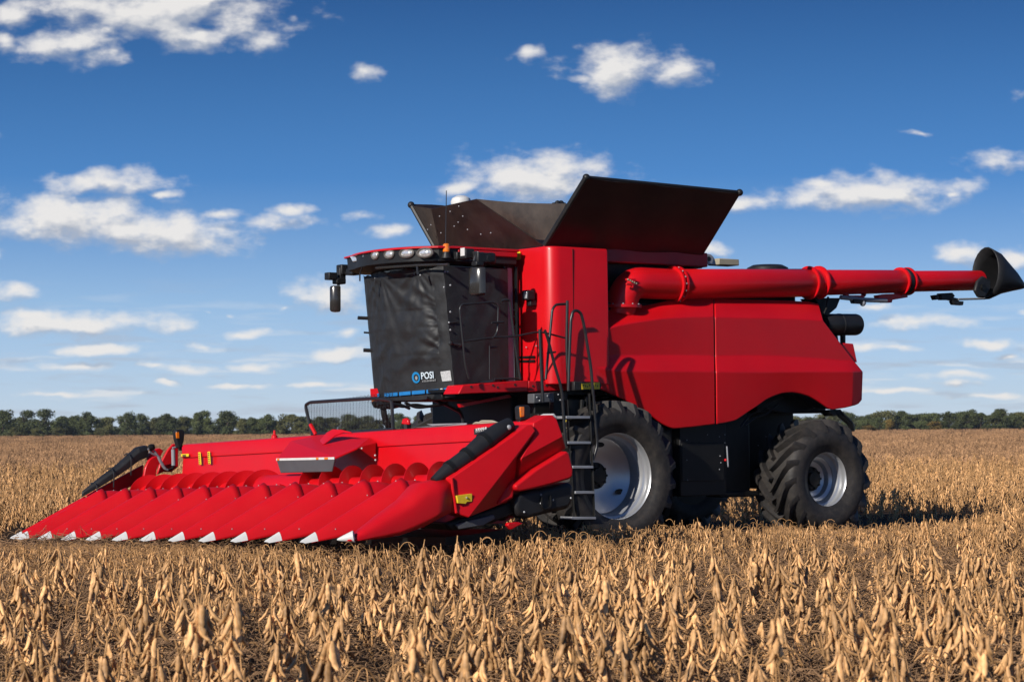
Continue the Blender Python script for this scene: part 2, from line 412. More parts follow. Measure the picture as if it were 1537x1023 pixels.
# covers
def cover(pts, th, m, name, label=None, bar=True, par=None):
    b = MB(); pts = [Vector(p) for p in pts]
    nn = (pts[1]-pts[0]).cross(pts[3]-pts[0]).normalized()*th
    rows = []
    for i in range(9):
        t = i/8; A = pts[0].lerp(pts[3], t); Bq = pts[1].lerp(pts[2], t)
        rows.append([A.lerp(Bq, j/16)+nn*.8*math.sin(pi*t)*math.sin(pi*j/16)+nn*.35*math.sin(3+j*1.1+2*t) for j in range(17)])
    b.slab(rows, nn)
    o = b.build(name, m, tk, ang=30, label=label)
    return o
fb, rb_, ft, rt = M(818,368,y=1.22), M(1053,380,y=1.22), M(880,266.5,y=1.92), M(1110,289,y=1.92)
o = cover([fb, rb_, rt, ft], .03, TANK, 'tank_cover', 'large black cover leaning out over the unloading tube')
b = MB(); b.tube([fb+Vector((.02, .02, 0)), ft+Vector((.02, .02, 0))], .035, 8); b.tube([ft, rt], .028, 8); b.tube([rb_, rt], .02, 8)
b.ball(ft, .05); b.ball(rt, .05); b.build('cover_edge', BPL, o)
mir = lambda p, k=1: Vector((p.x, -p.y*k, p.z))
FR, TR = M(648,365,x=.68), M(617,307.5,y=-1.75)
FRr = Vector((-2.02, -1.22, 3.95)); TRr = Vector((TR.x-2.64, TR.y, TR.z))
o = cover([Vector((.68, -1.22, 3.94)), FRr, TRr, TR], .03, TANK, 'tank_cover')
b = MB(); b.tube([Vector((.69, -1.22, 3.94)), TR], .035, 8); b.ball(TR, .05); b.build('cover_edge', BPL, o)
# front flap and its folded corner gussets
xp = .98
PK, PL = M(715,298.5,x=xp), M(648,313,x=xp)
FL = Vector((.68, 1.18, 3.94)); FRr2 = Vector((.68, -1.2, 3.94))
cover([FRr2, FL, PK, PL], .012, TANK, 'front_flap', 'dark riveted front flap of the grain tank')
GT = M(850,305.5,y=1.62); 
b = MB(); rows = []
for i in range(7):
    t = i/6; A = PK.lerp(GT, t)
    rows.append([FL.lerp(A, s/8)+Vector((.04*math.sin(pi*t)*math.sin(pi*s/8), 0, -.02*math.sin(pi*t)*s/8)) for s in range(1, 9)])
b.slab(rows, (-.012, 0, 0)); b.build('corner_gusset', TANKL, tk, ang=40)
b = MB(); rows = []
GR = M(620,309,y=-1.70)
for i in range(5):
    t = i/4; A = PL.lerp(GR, t)
    rows.append([FRr2.lerp(A, s/6)+Vector((.03*math.sin(pi*t), 0, 0)) for s in range(1, 7)])
b.slab(rows, (-.012, 0, 0)); b.build('corner_gusset', TANKL, tk, ang=40)
dots('rivet', [M(px, py, x=.9)+Vector((.09, 0, 0)) for px, py in ((655,338),(668,325),(684,318),(697,310),(703,325),(690,340),(710,345),(670,350),(650,345),(730,352),(745,350),(696,334))], .010, GRY, tk)
# rear flap of the tank
cover([Vector((-2.05, 1.1, 3.93)), Vector((-2.05, -1.1, 3.93)), Vector((-2.35, -.7, 4.3)), Vector((-2.35, .7, 4.3))], .012, TANK, 'rear_flap')
# hinge block at the rear corner of the cover, round antenna, whip
b = MB(); b.prism(Ms([(1053,352),(1058,355),(1055,362),(1057,368),(1050,378),(1045,378)], y=1.24), (0, -.06, 0)); b.build('cover_hinge', BLK, tk)
b = MB(); p = M(692,303,x=.1); b.lathe([(.0, .09), (.07, .085), (.13, .05), (.15, 0), (.14, -.05), (0, -.05)], p, (0, 0, 1), 20); b.tube([p+Vector((0, 0, -.05)), Vector((p.x, p.y, 3.9))], .025, 8); b.build('satellite_dome', WHT, cb)
b = MB(); b.tube([M(669,366,y=.8), M(670,286,y=.8)], .006, 5); b.build('whip_antenna', TUBE, cb)
b = MB()
for px in (837, 842): b.ball(M(px, 305.5, y=.4), .045, 8, 5)
b.tube([M(830,307,y=.4), M(848,307,y=.4)], .03, 6); b.tube([M(840,307,y=.4), M(840,345,y=.4)], .02, 6); b.build('tank_sensor', BPL, cb)

# ---- engine deck behind the tank
b = MB(); b.span((-2.25, -1.2, 3.0), (-4.0, 1.0, 3.52)); b.build('engine_deck', BLK, cb, bevel=.04)
b = MB(); cen = M(1064, 397, y=1.05)
arc = [cen+Vector((.13*math.cos(a), 0, .15*math.sin(a))) for a in [pi*i/12 for i in range(13)]]
b.prism(arc, (0, -.03, 0)); o = b.build('lifting_lug', GRY, cb, bevel=.005)
b = MB(); b.lathe([(0, .004), (.035, .004), (.035, 0)], cen+Vector((-.0, 0, .08)), (0, 1, 0), 14); b.build('lug_hole', BLK, o)
b = MB(); a, c = M(1076,391,y=.8), M(1106,393,y=.8); b.span((a.x, .6, a.z-.06), (c.x, .85, a.z+.03)); b.build('cooling_screen', BEI, cb, bevel=.01)
b = MB(); b.lathe([(.0, .05), (.22, .04), (.30, 0), (.3, -.08)], M(1152,402,y=.5), (0, 0, 1), 24); b.build('air_intake_cap', BPL, cb)

# ---- unloading tube
ax0, ax1 = M(978, 427.5, y=1.3), M(1480, 420.5, y=1.3)
dirv = (ax1-ax0).normalized()
def axp(px): # point on the tube's axis seen at pixel column px
    lo, hi = 0.0, 9.0
    for _ in range(40):
        md = (lo+hi)/2; p = ax0+dirv*md; w = RC.transposed() @ (ORG+ROT@p-Vector((0, 0, CAMH)))
        if CX+F*w.x/-w.z < px: lo = md
        else: hi = md
    return lo
def tubeseg(b, p0, p1, r0, r1, n=40):
    d = (p1-p0).normalized(); L = (p1-p0).length
    return b.lathe([(0, 0), (r0*.99, 0), (r0, .004), (r1, L-.004), (r1*.99, L), (0, L)], p0, d, n)
def flange(b, p, r, h, t):
    return b.lathe([(r-.02, -t/2), (r+h, -t/2), (r+h, t/2), (r-.02, t/2)], p, dirv, 40)
s1, s2, s3, s4 = axp(1012), axp(1222), axp(1356), axp(1470)
A = lambda s: ax0+dirv*s
b = MB(); tubeseg(b, A(s1), A(s2), .212, .200); au = b.build('unloading_tube', RED, cb, ang=30, label='long red unloading tube reaching past the tail')
b = MB(); tubeseg(b, A(s2), A(s3), .186, .170); b.build('tube_section', RED, au, ang=30)
b = MB(); tubeseg(b, A(s3), A(s4), .158, .152); b.build('tube_section', RED, au, ang=30)
# elbow: vertical leg turning rearwards
b = MB()
e0 = A(s1); 
ex = M(940, 432, y=1.3)
pts = [Vector((ex.x+.06, 1.22, 3.08)), Vector((ex.x+.04, 1.24, 3.2))]
for i in range(9):
    a = i/8*pi/2
    pts.append(Vector((ex.x-.25+.27*math.cos(a), 1.25+.05*i/8, ax0.z-.25+.25*math.sin(a)+.02)))
pts.append(e0)
b.tube(pts, .21, 32); b.build('elbow', RED, au, ang=30)
for s, r, h in ((s1-.02, .212, .04), (s1+.05, .212, .04), (s2-.11, .195, .045), (s2+.09, .195, .045), (s3-.07, .160, .05), (s3+.08, .160, .05)):
    b = MB(); flange(b, A(s), r, h, .028); b.build('flange', RED, au, ang=30)
b = MB(); b.lathe([(.20, -.02), (.29, -.02), (.29, .02), (.20, .02)], Vector((ex.x+.05, 1.23, 3.17)), (0, 0, 1), 32)
b.build('flange', RED, au, ang=30)
pts = []
for s, r in ((s1+.015, .245), (s2-.11, .228), (s2+.09, .228), (s3-.07, .198), (s3+.08, .198)):
    u = Vector((0, 1, 0)); w = dirv.cross(u)
    pts += [A(s)+r*(math.cos(2*pi*k/16)*u+math.sin(2*pi*k/16)*w) for k in range(16)]
pts += [Vector((ex.x+.05+.265*math.cos(2*pi*k/12), 1.23+.265*math.sin(2*pi*k/12), 3.195)) for k in range(12)]
dots('bolt', pts, .011, GRY, au)
b = MB(); p = A(s1)+Vector((-dirv*.0)); h0 = M(944,423,y=1.5)
b.box(h0+Vector((-.03, 0, .03)), (.17, .03, .03)); b.box(h0+Vector((-.02, 0, -.03)), (.14, .03, .03)); b.box(h0+Vector((-.06, 0, -.02)), (.03, .03, .12)); b.build('elbow_latch', RED, au, bevel=.006)
b = MB()
for k in range(5): b.ball(h0+Vector((.03-.035*k, .02, .03-.012*k)), .014, 6, 4)
b.build('latch_pin', BEI, au)
# dark collar between fold sections and dark band at the second joint
b = MB(); b.lathe([(.175, -.04), (.20, -.03), (.20, .03), (.175, .04)], A(s3+.005), dirv, 32); b.build('rubber_band', BPL, au)
# fold brackets and cylinder under the tube
yb = 1.32
b = MB()
b.prism(Ms([(1252,428),(1266,428),(1275,443),(1299,443),(1292,428),(1308,430),(1298,446),(1263,447),(1272,445)], y=yb), (0, -.06, 0))
b.prism(Ms([(1318,443),(1330,441),(1362,440),(1363,446),(1340,450),(1339,454),(1328,454),(1320,449)], y=yb), (0, -.10, 0)); b.build('fold_bracket', RED, au, bevel=.008)
b = MB(); b.tube(Ms([(1262,446),(1300,450),(1330,451)], y=yb), .034, 8); b.ball(M(1295,455,y=yb), .045); b.build('fold_cylinder', GRY, au)
b = MB(); b.prism(Ms([(1280,448),(1300,450),(1300,456),(1283,455)], y=yb+.03), (0, -.08, 0)); b.build('cylinder_clamp', BLK, au)
b = MB(); 
for pp in ([(1402,443),(1409,442),(1410,449),(1405,450)], [(1412,440),(1430,439),(1434,444),(1428,450),(1414,450)], [(1430,451),(1447,452),(1446,458),(1433,457)], [(1424,444),(1440,448),(1440,452),(1426,450)]):
    b.prism(Ms(pp, y=yb), (0, -.09, 0))
b.build('spout_actuator', BPL, au, bevel=.01)
b = MB(); b.tube(Ms([(1438,449),(1478,448)], y=yb), .018, 6); b.build('actuator_rod', GRY, au)
# spout: flared black hood
b = MB()
m0 = M(1471, 418, y=1.3)
def hoop(cpx, cpy, rx, rz, tilt, n=22, dep=.0):
    c = M(cpx, cpy, y=1.3); o = []
    for k in range(n):
        a = 2*pi*k/n
        o.append(c+Vector((0, rx*math.cos(a), 0))+Vector((-math.sin(tilt)*1, 0, math.cos(tilt)))*(rz*math.sin(a)))
    return o
outer = [hoop(1479,409,.27,.40,.10), hoop(1489,414,.27,.385,.3), hoop(1508,424,.23,.26,.75), hoop(1521,430,.19,.16,1.0), hoop(1529,433,.12,.07,1.2)]
b.grid(outer, True); b.f.append(tuple(range(len(b.v)-22, len(b.v))))
sp = b.build('spout', BPL, au, ang=50, label='flared black rubber spout')
md = sp.modifiers.new('s', 'SOLIDIFY'); md.thickness = .02
b = MB(); b.prism(Ms([(1464,436),(1468,421),(1476,414),(1487,420),(1488,432),(1479,447),(1470,446)], y=1.5), (0, -.06, 0)); b.build('spout_hinge', BPL, au, bevel=.02)
b = MB(); b.lathe([(.05, -.02), (.05, .03), (0, .03)], M(1475,431,y=1.5), (0, 1, 0), 14); b.build('hinge_pin', BLK, au)
# tube cradle and exhaust at the tail
b = MB(); b.prism(Ms([(1222,447),(1262,447),(1256,462),(1243,473),(1234,473),(1228,455)], y=1.28), (0, -.3, 0)); b.tube(rounded(Ms([(1243,445),(1241,462),(1236,472)], y=1.33), .1), .02, 6); b.build('tube_cradle', BLK, cb, bevel=.02)
b = MB(); e1, e2 = M(1234,487,y=1.2), M(1286,487,y=1.2)
L = (e2-e1).length; b.lathe([(0, 0), (.150, 0), (.158, .02), (.158, L*.45), (.163, L*.46), (.163, L*.5), (.158, L*.51), (.158, L-.03), (.15, L), (.12, L+.002), (.11, L-.05), (0, L-.06)], e1, (e2-e1), 32); b.build('exhaust_muffler', BPL, cb, ang=35)
b = MB(); b.tube([M(1265,503,y=1.2), M(1265,520,y=1.2)], .04, 8); b.tube([M(1252,503,y=1.2), M(1256,530,y=1.2)], .05, 8); b.build('muffler_stand', BLK, cb)

# ---- cab
b = MB()
def cabring(z, sh):
    pts = [(.98, -.88), (1.95+sh, -.90)]+[(2.06+sh+.16*(1-(y/.90)**2), y) for y in (-.8, -.5, 0, .5, .8)]+[(1.92+sh, .90), (.98, .88)]
    return [Vector((x, y, z)) for x, y in pts]
b.grid([cabring(2.05, -.15), cabring(2.7, -.05), cabring(3.70, .02)], True); n = len(cabring(0, 0)); b.f += [tuple(range(n)), tuple(range(2*n, 3*n))]
cab = b.build('cab', GLS, cb, ang=25)
# roof: curved red slab over a black visor
def roofring(z, k, xr=1.0, yk=0):
    pts = [(xr, -1.08+k)]
    pts += [(2.28+.32*(1-(y/1.03)**2)-k, y*(1-k)) for y in [(-1+2*i/14)*1.03 for i in range(15)]]
    pts[1:3] = [(2.20-k, -1.13+k), (2.36-k, -1.05+k)]; pts[-2:] = [(2.22-k, .99-k), (2.02-k, 1.05-k)]
    pts += [(xr, 1.05-k)]
    return [Vector((x, y, z)) for x, y in pts]
n = len(roofring(0, 0))
b = MB(); b.grid([roofring(3.845, .01), roofring(3.852, -.01), roofring(3.872, -.01), roofring(3.885, .05), roofring(3.90, .2)], True); b.f += [tuple(range(n)), tuple(range(4*n, 5*n))]
roof = b.build('roof', RED, cab, ang=30)
b = MB(); b.grid([roofring(3.64, .12, 1.02), roofring(3.69, .03, 1.02), roofring(3.847, .02, 1.02)], True); b.f += [tuple(range(n)), tuple(range(2*n, 3*n))]
b.build('visor', BPL, cab, ang=30)
b = MB(); b.span((1.02, 1.03, 3.775), (1.95, 1.052, 3.85)); b.build('roof_side_trim', RED, cab, bevel=.01)
# lamps across the visor
def front_x(y): return 2.28+.32*(1-(y/1.03)**2)-.03
def on_front(px, py):
    x = 2.5
    for _ in range(12):
        p = M(px, py, x=x); x = front_x(p.y)
    return M(px, py, x=x)
for px, py, rx, rz in ((564,382.5,.062,.046), (585,381.3,.070,.046), (611,380,.088,.046), (638.5,379.5,.088,.046)):
    p = on_front(px, py); nrm = Vector((1, .62*p.y/1.03, 0)).normalized(); tn = Vector((-nrm.y, nrm.x, 0))
    b = MB(); rows = []
    for e, d in ((1.38, -.01), (1.38, .018), (1.18, .03), (1.0, .012)):
        rows.append([p+nrm*d+tn*(rx*e*math.cos(a))+Vector((0, 0, rz*e*math.sin(a)*1.05)) for a in [2*pi*k/20 for k in range(20)]])
    b.grid(rows, True); lo = b.build('work_lamp', BEZ, cab)
    b = MB(); rows = []
    for e, d in ((1.02, .008), (.9, .020), (.6, .030), (.25, .034), (.01, .035)):
        rows.append([p+nrm*d+tn*(rx*e*math.cos(a))+Vector((0, 0, rz*e*math.sin(a))) for a in [2*pi*k/20 for k in range(20)]])
    b.grid(rows, True); lensob = b.build('lamp_lens', LENS, lo)
b = MB(); b.prism(Ms([(524.5,384.5),(532,383.5),(537.5,391.5),(529,393)], x=2.47), (-.09, .0, 0)); b.build('corner_lamp', LENS, cab, bevel=.01)
text_mesh('W13003', .060, 'visor_lettering', LOGOW, cab, M(538.5, 387.0, x=2.50), Vector((.25, 1, .0)), (0, 0, 1), .004)
# lower front edge of the visor, wiper rail
b = MB(); b.tube([on_front(px, py)-Vector((.05, 0, 0)) for px, py in ((560,402),(590,400),(620,398),(650,397),(668,397))], .018, 8); b.build('visor_rail', CHR, cab)
b = MB(); b.tube(rounded([on_front(550,400)+Vector((.06, 0, 0)), on_front(546,410)+Vector((.06, 0, 0)), on_front(546,422)+Vector((.06, 0, 0))], .04), .011, 6); b.tube([on_front(631,400)+Vector((.05, 0, 0)), on_front(632.5,412)+Vector((.05, 0, 0))], .016, 6); b.build('wiper_arm', TUBE, cab)
# beacon at the near front corner of the roof
p = M(670, 378, y=1.0); b = MB(); b.lathe([(0, -.08), (.07, -.08), (.05, -.02), (.05, 0)], p, (0, 0, 1), 14); bc = b.build('beacon', BPL, cab)
b = MB(); b.lathe([(.045, 0), (.048, .03), (.044, .09), (.03, .105), (0, .108)], p, (0, 0, 1), 16); b.build('beacon_lens', AMB, bc)
# rear cab pillar
b = MB(); b.prism([Vector((.99, .885, 2.1)), Vector((1.09, .885, 2.1)), Vector((1.10, .885, 3.66)), Vector((1.03, .885, 3.66))], (0, .05, 0)); b.build('cab_pillar', GRY, cab)
b = MB(); b.tube([(1.13, .95, 2.15), (1.16, .95, 3.66)], .02, 6); b.tube([(.965, .96, 2.15), (.98, .96, 3.66)], .025, 6); b.build('door_seal', BLK, cab)
# mirrors
def mirror(c, arm, head, shell_h, shell_w, extra):
    b = MB(); c = Vector(c); N = 14; rows = []
    for i, (zz, k) in enumerate(((-.5, .55), (-.48, .85), (-.42, 1), (0, 1), (.42, 1), (.48, .9), (.5, .6))):
        ring_ = []
        for j in range(N+1):
            a = -pi/2+pi*j/N
            ring_.append(c+Vector((.11*math.cos(a)*k, shell_w*math.sin(a)*k, shell_h*zz)))
        rows.append(ring_)
    b.grid(rows, True); b.f += [tuple(range(N+1)), tuple(range(len(b.v)-N-1, len(b.v)))]
    o = b.build('mirror', CHR, cb, ang=40)
    b = MB()
    for q in arm: b.tube(rounded(q, .05), .022, 8)
    b.build('mirror_arm', TUBE, o)
    b = MB()
    for q, d in head: b.box(q, d)
    b.build('mirror_bracket', BPL, o, bevel=.015)
    return o
c = M(718.5, 422.5, y=1.42)
mp = lambda px, py, y=1.42: M(px, py, y=y)
o = mirror(c, [[mp(690,384,1.05), mp(703,380,1.2), mp(718,379), mp(724,385), mp(722,400)], [mp(712,392), mp(714,383), mp(726,380), mp(727,388)]],
       [(mp(701,381,1.25), (.14, .14, .13)), (mp(724,387), (.22, .12, .13)), (mp(690,384,1.1), (.14, .08, .10)), (mp(717,396), (.12, .12, .06))], .36, .15, None)
b = MB(); b.box(mp(733,388), (.17, .13, .12)); b.box(mp(737,388), (.1, .10, .15)); b.build('side_camera', BPL, o, bevel=.03)
b = MB(); b.box(mp(700.5,378.5,1.25)+Vector((.076, .02, 0)), (.006, .09, .10)); b.build('lamp_face', WHT, o)
c = M(506.5, 448.5, y=-1.45)
mq = lambda px, py, y=-1.45: M(px, py, y=y)
o = mirror(c, [[mq(536,403,-1.0), mq(527,408,-1.2), mq(517,411), mq(509,421)], [mq(509,405), mq(508,428)]],
       [(mq(516,405), (.16, .15, .14)), (mq(509,422), (.15, .13, .08)), (mq(512,412), (.10, .10, .20)), (mq(530,408,-1.15), (.14, .16, .09))], .36, .085, None)
b = MB(); b.box(mq(496.5,414.5), (.13, .13, .10)); b.tube([mq(498,415), mq(508,418)], .02, 6); b.build('side_camera', BPL, o, bevel=.02)

# ---- platform, ladder and rails
b = MB()
pts = Ms([(688,591),(695,577.5),(793,570.5),(793,587.5)], y=1.42); b.prism(pts, (0, -.35, 0))
pts = Ms([(793.3,571),(863,573),(863,585.5),(793.3,588)], y=1.42); b.prism(pts, (0, -.35, 0))
pf = b.build('platform', RED, cb, bevel=.012, label='red walkway beam below the cab door')
b = MB()
for px, py in ((707,580),(740,578),(747,581),(773,577),(800,579),(820,578)): b.lathe([(.014, -.005), (.014, .004), (0, .004)], M(px, py, y=1.424), (0, 1, 0), 10)
b.build('platform_hole', INK, pf)
b = MB(); b.span((2.1, .5, 2.02), (.5, 1.41, 2.06)); b.build('platform_deck', BLK, pf)
b = MB(); b.prism(Ms([(862,572),(901,573),(904,578),(901,585),(862,586)], y=1.70), (0, -.12, 0)); o = b.build('step_light_bar', BPL, cb, bevel=.01)
b = MB(); b.prism(Ms([(873,575),(900,573.5),(900,583.5),(873,584)], y=1.705), (0, .004, 0)); b.build('yellow_decal', YEL, o)
b = MB(); [b.box(M(876+3.0*i, 579+(i % 3)-1, y=1.711), (.012, .003, .018+.008*(i % 2))) for i in range(8)]; b.build('decal_lettering', INK, o)
yl = 1.90
la = MB()
for pts in (((851,600),(854,664),(859,735),(862,779)), ((884,590),(886,640),(889,700),(892,777))):
    la.tube(Ms(pts, y=yl), .022, 6, flat=.6)
lad = la.build('ladder', BLK, cb, label='black boarding ladder with grey steps')
for x0, x1, y in ((847,883,624),(849.5,884.5,662),(857,888,698.5),(861,890,736.5),(855,892,775)):
    b = MB(); p, q = M(x0, y, y=yl), M(x1, y, y=yl); b.prism([p+Vector((0, .04, 0)), q+Vector((0, .04, 0)), q+Vector((0, -.20, 0)), p+Vector((0, -.20, 0))], (0, 0, -.035)); b.build('step', GRY, lad, bevel=.006)
b = MB(); b.prism(Ms([(851,700),(889,700),(891,772),(862,774)], y=yl-.21), (0, -.02, 0)); b.prism(Ms([(846,600),(884,600),(886,700),(853,700)], y=yl-.30), (0, -.02, 0)); b.build('ladder_back', BLK, lad)
b = MB(); b.prism(Ms([(848,629),(861,629),(861,643),(848,643)], y=yl-.29), (0, .004, 0)); b.build('warning_decal', BEI, lad)
b = MB(); b.prism(Ms([(849,629.8),(860.3,629.8),(860.3,638),(849,639)], y=yl-.285), (0, .002, 0)); b.build('warning_panel', YEL, lad)
RAILS = [
 ([(853,587),(850.5,520),(851.5,451)], 1.85, .020),
 ([(851,456),(834,457),(829,464),(825,507),(819,569)], 1.75, .017),
 ([(853,586),(855,520),(857,478),(860,467),(866,465.5),(872,470),(876,485),(887,551),(894,639),(897,668),(890,690)], 1.90, .020),
 ([(817.5,495),(822,507),(833,550),(843,583),(846,625),(849,668)], 1.92, .019),
 ([(810,494),(812,545),(815,603)], 1.82, .020),
 ([(752,452),(758,449.5),(765,450),(769,484),(775,530),(781,569)], 1.55, .016),
 ([(740,506),(772,505),(810,497),(848,507)], 1.72, .012),
 ([(694,512.5),(740,506.5),(769,504)], 1.50, .013),
 ([(704,568),(698,545),(690,463),(693,457),(741,453),(748,459),(747,497),(741,507)], 1.50, .014),
 ([(738,484),(756,483)], 1.52, .014), ([(735,522),(746,520)], 1.30, .013),
 ([(742,569),(770,567.5),(781,569)], 1.5, .013), ([(735,519),(735,569)], 1.3, .01),
 ([(821,530),(834,528)], 1.75, .012)]
for pts, y, r in RAILS:
    b = MB(); b.tube(rounded(Ms(pts, y=y), .12, 5), r, 8); b.build('handrail', TUBE, cb, ang=60)

# ---- dark machinery under the cab, feeder house
b = MB()
b.span((.95, .05, 1.56), (.5, 1.30, 2.03)); b.span((2.05, -.72, 1.92), (1.2, .80, 2.04)); b.span((1.0, .94, .95), (.62, 1.45, 1.75)); b.build('cab_underframe', BLK, cb, bevel=.02)
b = MB(); b.prism(Ms([(690,606),(725,600),(765,592),(768,596),(726,604),(692,611)], y=1.1), (0, -.06, 0)); b.build('underframe_brace', RED, cb)
b = MB()
for pts in ([(566,607),(590,605),(604,611),(622,606),(640,610),(662,607),(672,604)], [(608,604),(625,612),(650,609)], [(640,596),(668,606),(690,618)], [(686,612),(695,625),(694,642)], [(575,610),(600,606),(615,613)]):
    b.tube(rounded(Ms(pts, y=.55), .15), .020, 6)
b.build('hydraulic_hose', TUBE, cb)
b = MB(); b.prism([Vector((1.12, -.55, 1.0)), Vector((1.12, -.55, 1.50)), Vector((3.28, -.55, 1.36)), Vector((3.28, -.55, .62))], (0, 1.25, 0)); b.build('feeder_house', RED, cb, bevel=.02)
# box with control panel and amber marker beside the ladder
b = MB(); b.prism(Ms([(801.5,590.5),(831,589),(832,603),(801.5,605)], y=1.75), (0, -.14, 0)); o = b.build('junction_box', DGRY, cb, bevel=.01)
b = MB()
for px, py in ((806,596),(810,601),(822,594),(827,599)): b.ball(M(px, py, y=1.755), .012, 6, 4)
b.build('box_bolt', GRY, o)
b = MB(); b.prism(Ms([(830,588),(852,588),(854,680),(847,690),(832,625)], y=1.6), (0, -.1, 0)); b.build('ladder_mount', BLK, cb, bevel=.01)
b = MB()
for px, py in ((841,600),(843,620),(846,640),(838,592),(848,652)): b.ball(M(px, py, y=1.61), .011, 6, 4)
b.build('mount_bolt', GRY, cb)
b = MB(); b.tube(rounded(Ms([(874,600),(873,625),(870,650),(876,690)], y=1.62), .1), .03, 8); b.tube(rounded(Ms([(880,595),(879,640)], y=1.62), .1), .02, 8); b.build('ladder_strut', BLK, cb)
# oval black guard at the rear of the front frame
b = MB(); b.prism(Ms([(556,603),(568,598),(588,600),(588,611),(575,614),(560,612)], y=-.7), (0, .25, 0)); b.tube(rounded(Ms([(575,610),(577,625),(580,632)], y=-.6), .03), .045, 8); b.tube(Ms([(578,630),(586,643)], y=-.6), .05, 8); b.build('camera_mount', BLK, cb, bevel=.02)
b = MB(); b.prism(Ms([(558,598),(565,598),(565,604),(558,604)], y=-.72), (0, .02, 0)); b.build('cable_tie', AMB, cb)
b = MB(); b.prism(Ms([(555,583),(562,583),(563,597),(556,597)], y=-.95), (0, .3, 0)); b.build('corner_marker', RED, cb, bevel=.01)

# ================================================================== TARPAULIN OVER THE CAB
tp = thing('cab_cover', 'black tarpaulin cover strapped over the cab windows with a white POSI print', 'cover', (1.6, 0, 2.0))
YC = .96
def cov_x(y, z): return 1.945+.165*(z-2.0)/1.6+.15*(1-(y/YC)**2)
def on_cov(px, py, k=0):
    x = 2.1
    for _ in range(15):
        p = M(px, py, x=x); x = cov_x(p.y, p.z)+k
    return M(px, py, x=x)
def wrinkle(y, z):
    s = 0
    for (ay, az, sx) in ((.95, 2.86, 1), (.95, 2.50, 1), (.95, 3.1, .8), (-.3, 3.62, .8), (.5, 3.62, .7), (-.8, 3.6, .5)):
        dy, dz = y-ay, z-az; r = math.hypot(dy, dz)+1e-3; a = math.atan2(dz, dy)
        s += sx*noise.noise(Vector((a*4.5, r*.8, ay*7+az*3)))*min(1, r*3)*math.exp(-r/.8)*.055
        s += sx*(.5-abs(noise.noise(Vector((a*3.1+5, r*.6, ay*5+az*2)))))*min(1, r*2.5)*math.exp(-r/.9)*.030
    s += noise.noise(Vector((y*2.0+z*1.2, z*2.6-y*.8, 4)))*.016+(.4-abs(noise.noise(Vector((y*2.6+z*1.9, z*3.2-y*1.6, 14)))))*.022+noise.noise(Vector((y*7+z*4, z*7-y*3, 9)))*.005
    s += .010*math.exp(-((y-(-.62+.05*z))/.03)**2)*.6-.008*math.exp(-((y-.80)/.015)**2)
    lg = min(1, 1.6*math.exp(-(((y-.62)/.44)**4+((z-2.18)/.22)**4)))
    ed = min(1, (YC-abs(y))*8+.15)
    return s*ed*(1-lg)
b = MB(); rows = []
NZ, NY = 90, 90
zt = lambda y: 3.615-.012*math.cos(y*9)+.01*math.sin(y*23)
for i in range(NZ+1):
    row = []
    for j in range(NY+1):
        y = -YC+2*YC*j/NY
        zb = 2.00+.06*max(0, (y-.5))
        z = zt(y)+(zb-zt(y))*i/NZ
        row.append(Vector((cov_x(y, z)+wrinkle(y, z)+.01, y, z)))
    rows.append(row)
b.slab(rows, (-.006, 0, 0)); fs = b.build('front_sheet', TARP, tp, ang=70)
b = MB(); rows = []
sd = [((671,403),(757,396)), ((676,450),(757,430)), ((681,520),(757,500)), ((686,585),(757,563))]
for i in range(41):
    row = []
    t = i/40
    for j in range(31):
        s_ = j/30
        z = 3.625+(2.06+.15*s_**.6-3.625)*t
        xf = cov_x(YC, z)+.012; xr = 1.12
        x = xf+(xr-xf)*s_
        w = noise.noise(Vector((x*3, z*2, 5)))*.018+(.4-abs(noise.noise(Vector((x*3+z, z*1.6, 8)))))*.02+noise.noise(Vector((x*8+z*3, z*5, 7)))*.006
        e = min(1, s_*6, (1-s_)*8)
        row.append(Vector((x, YC+.01+w*e-.05*s_*0, z)))
    rows.append(row)
b.slab(rows, (0, -.006, 0)); b.build('side_sheet', TARP, tp, ang=70)
# corner flap with eyelets and hooks
b = MB(); rows = []
for i in range(31):
    z = 3.60-1.52*i/30; row = []
    for k in range(5):
        y = .80+.17*k/4; row.append(Vector((cov_x(y, z)+wrinkle(y, z)+.022+.004*math.sin(i*1.3), y, z)))
    rows.append(row)
b.slab(rows, (-.006, 0, 0)); b.build('corner_flap', TARP, tp, ang=60)
b = MB()
for px, py in ((668,408),(672,408),(666.5,431),(677,428),(679,468),(674,484),(681,495),(683,513),(688,513),(563,417),(622,411),(631,413)):
    p = on_cov(min(px, 676), py, .03); b.ball(p, .014, 6, 4)
b.build('eyelet', GRY, tp)
b = MB()
for px, py in ((676,484),(689,483)): pass
b.tube([on_cov(672,485,.03), M(689,482.5,y=1.0)], .012, 6); b.tube([on_cov(676,515,.03), M(692,518,y=1.02)], .014, 6); b.ball(on_cov(676,515,.04), .03, 8, 5); b.ball(M(690,518,y=1.0), .028, 8, 5)
b.build('tie_hook', TUBE, tp)
b = MB()
for py, ln, r in ((477,11,.024), (499,5,.013), (525.5,9,.026)):
    xx = 548+(py-477)*.135
    b.tube([M(xx-ln, py-.3, y=-1.0), M(xx+6, py+.5, y=-.95)], r, 8)
b.build('window_hinge', TUBE, tp)
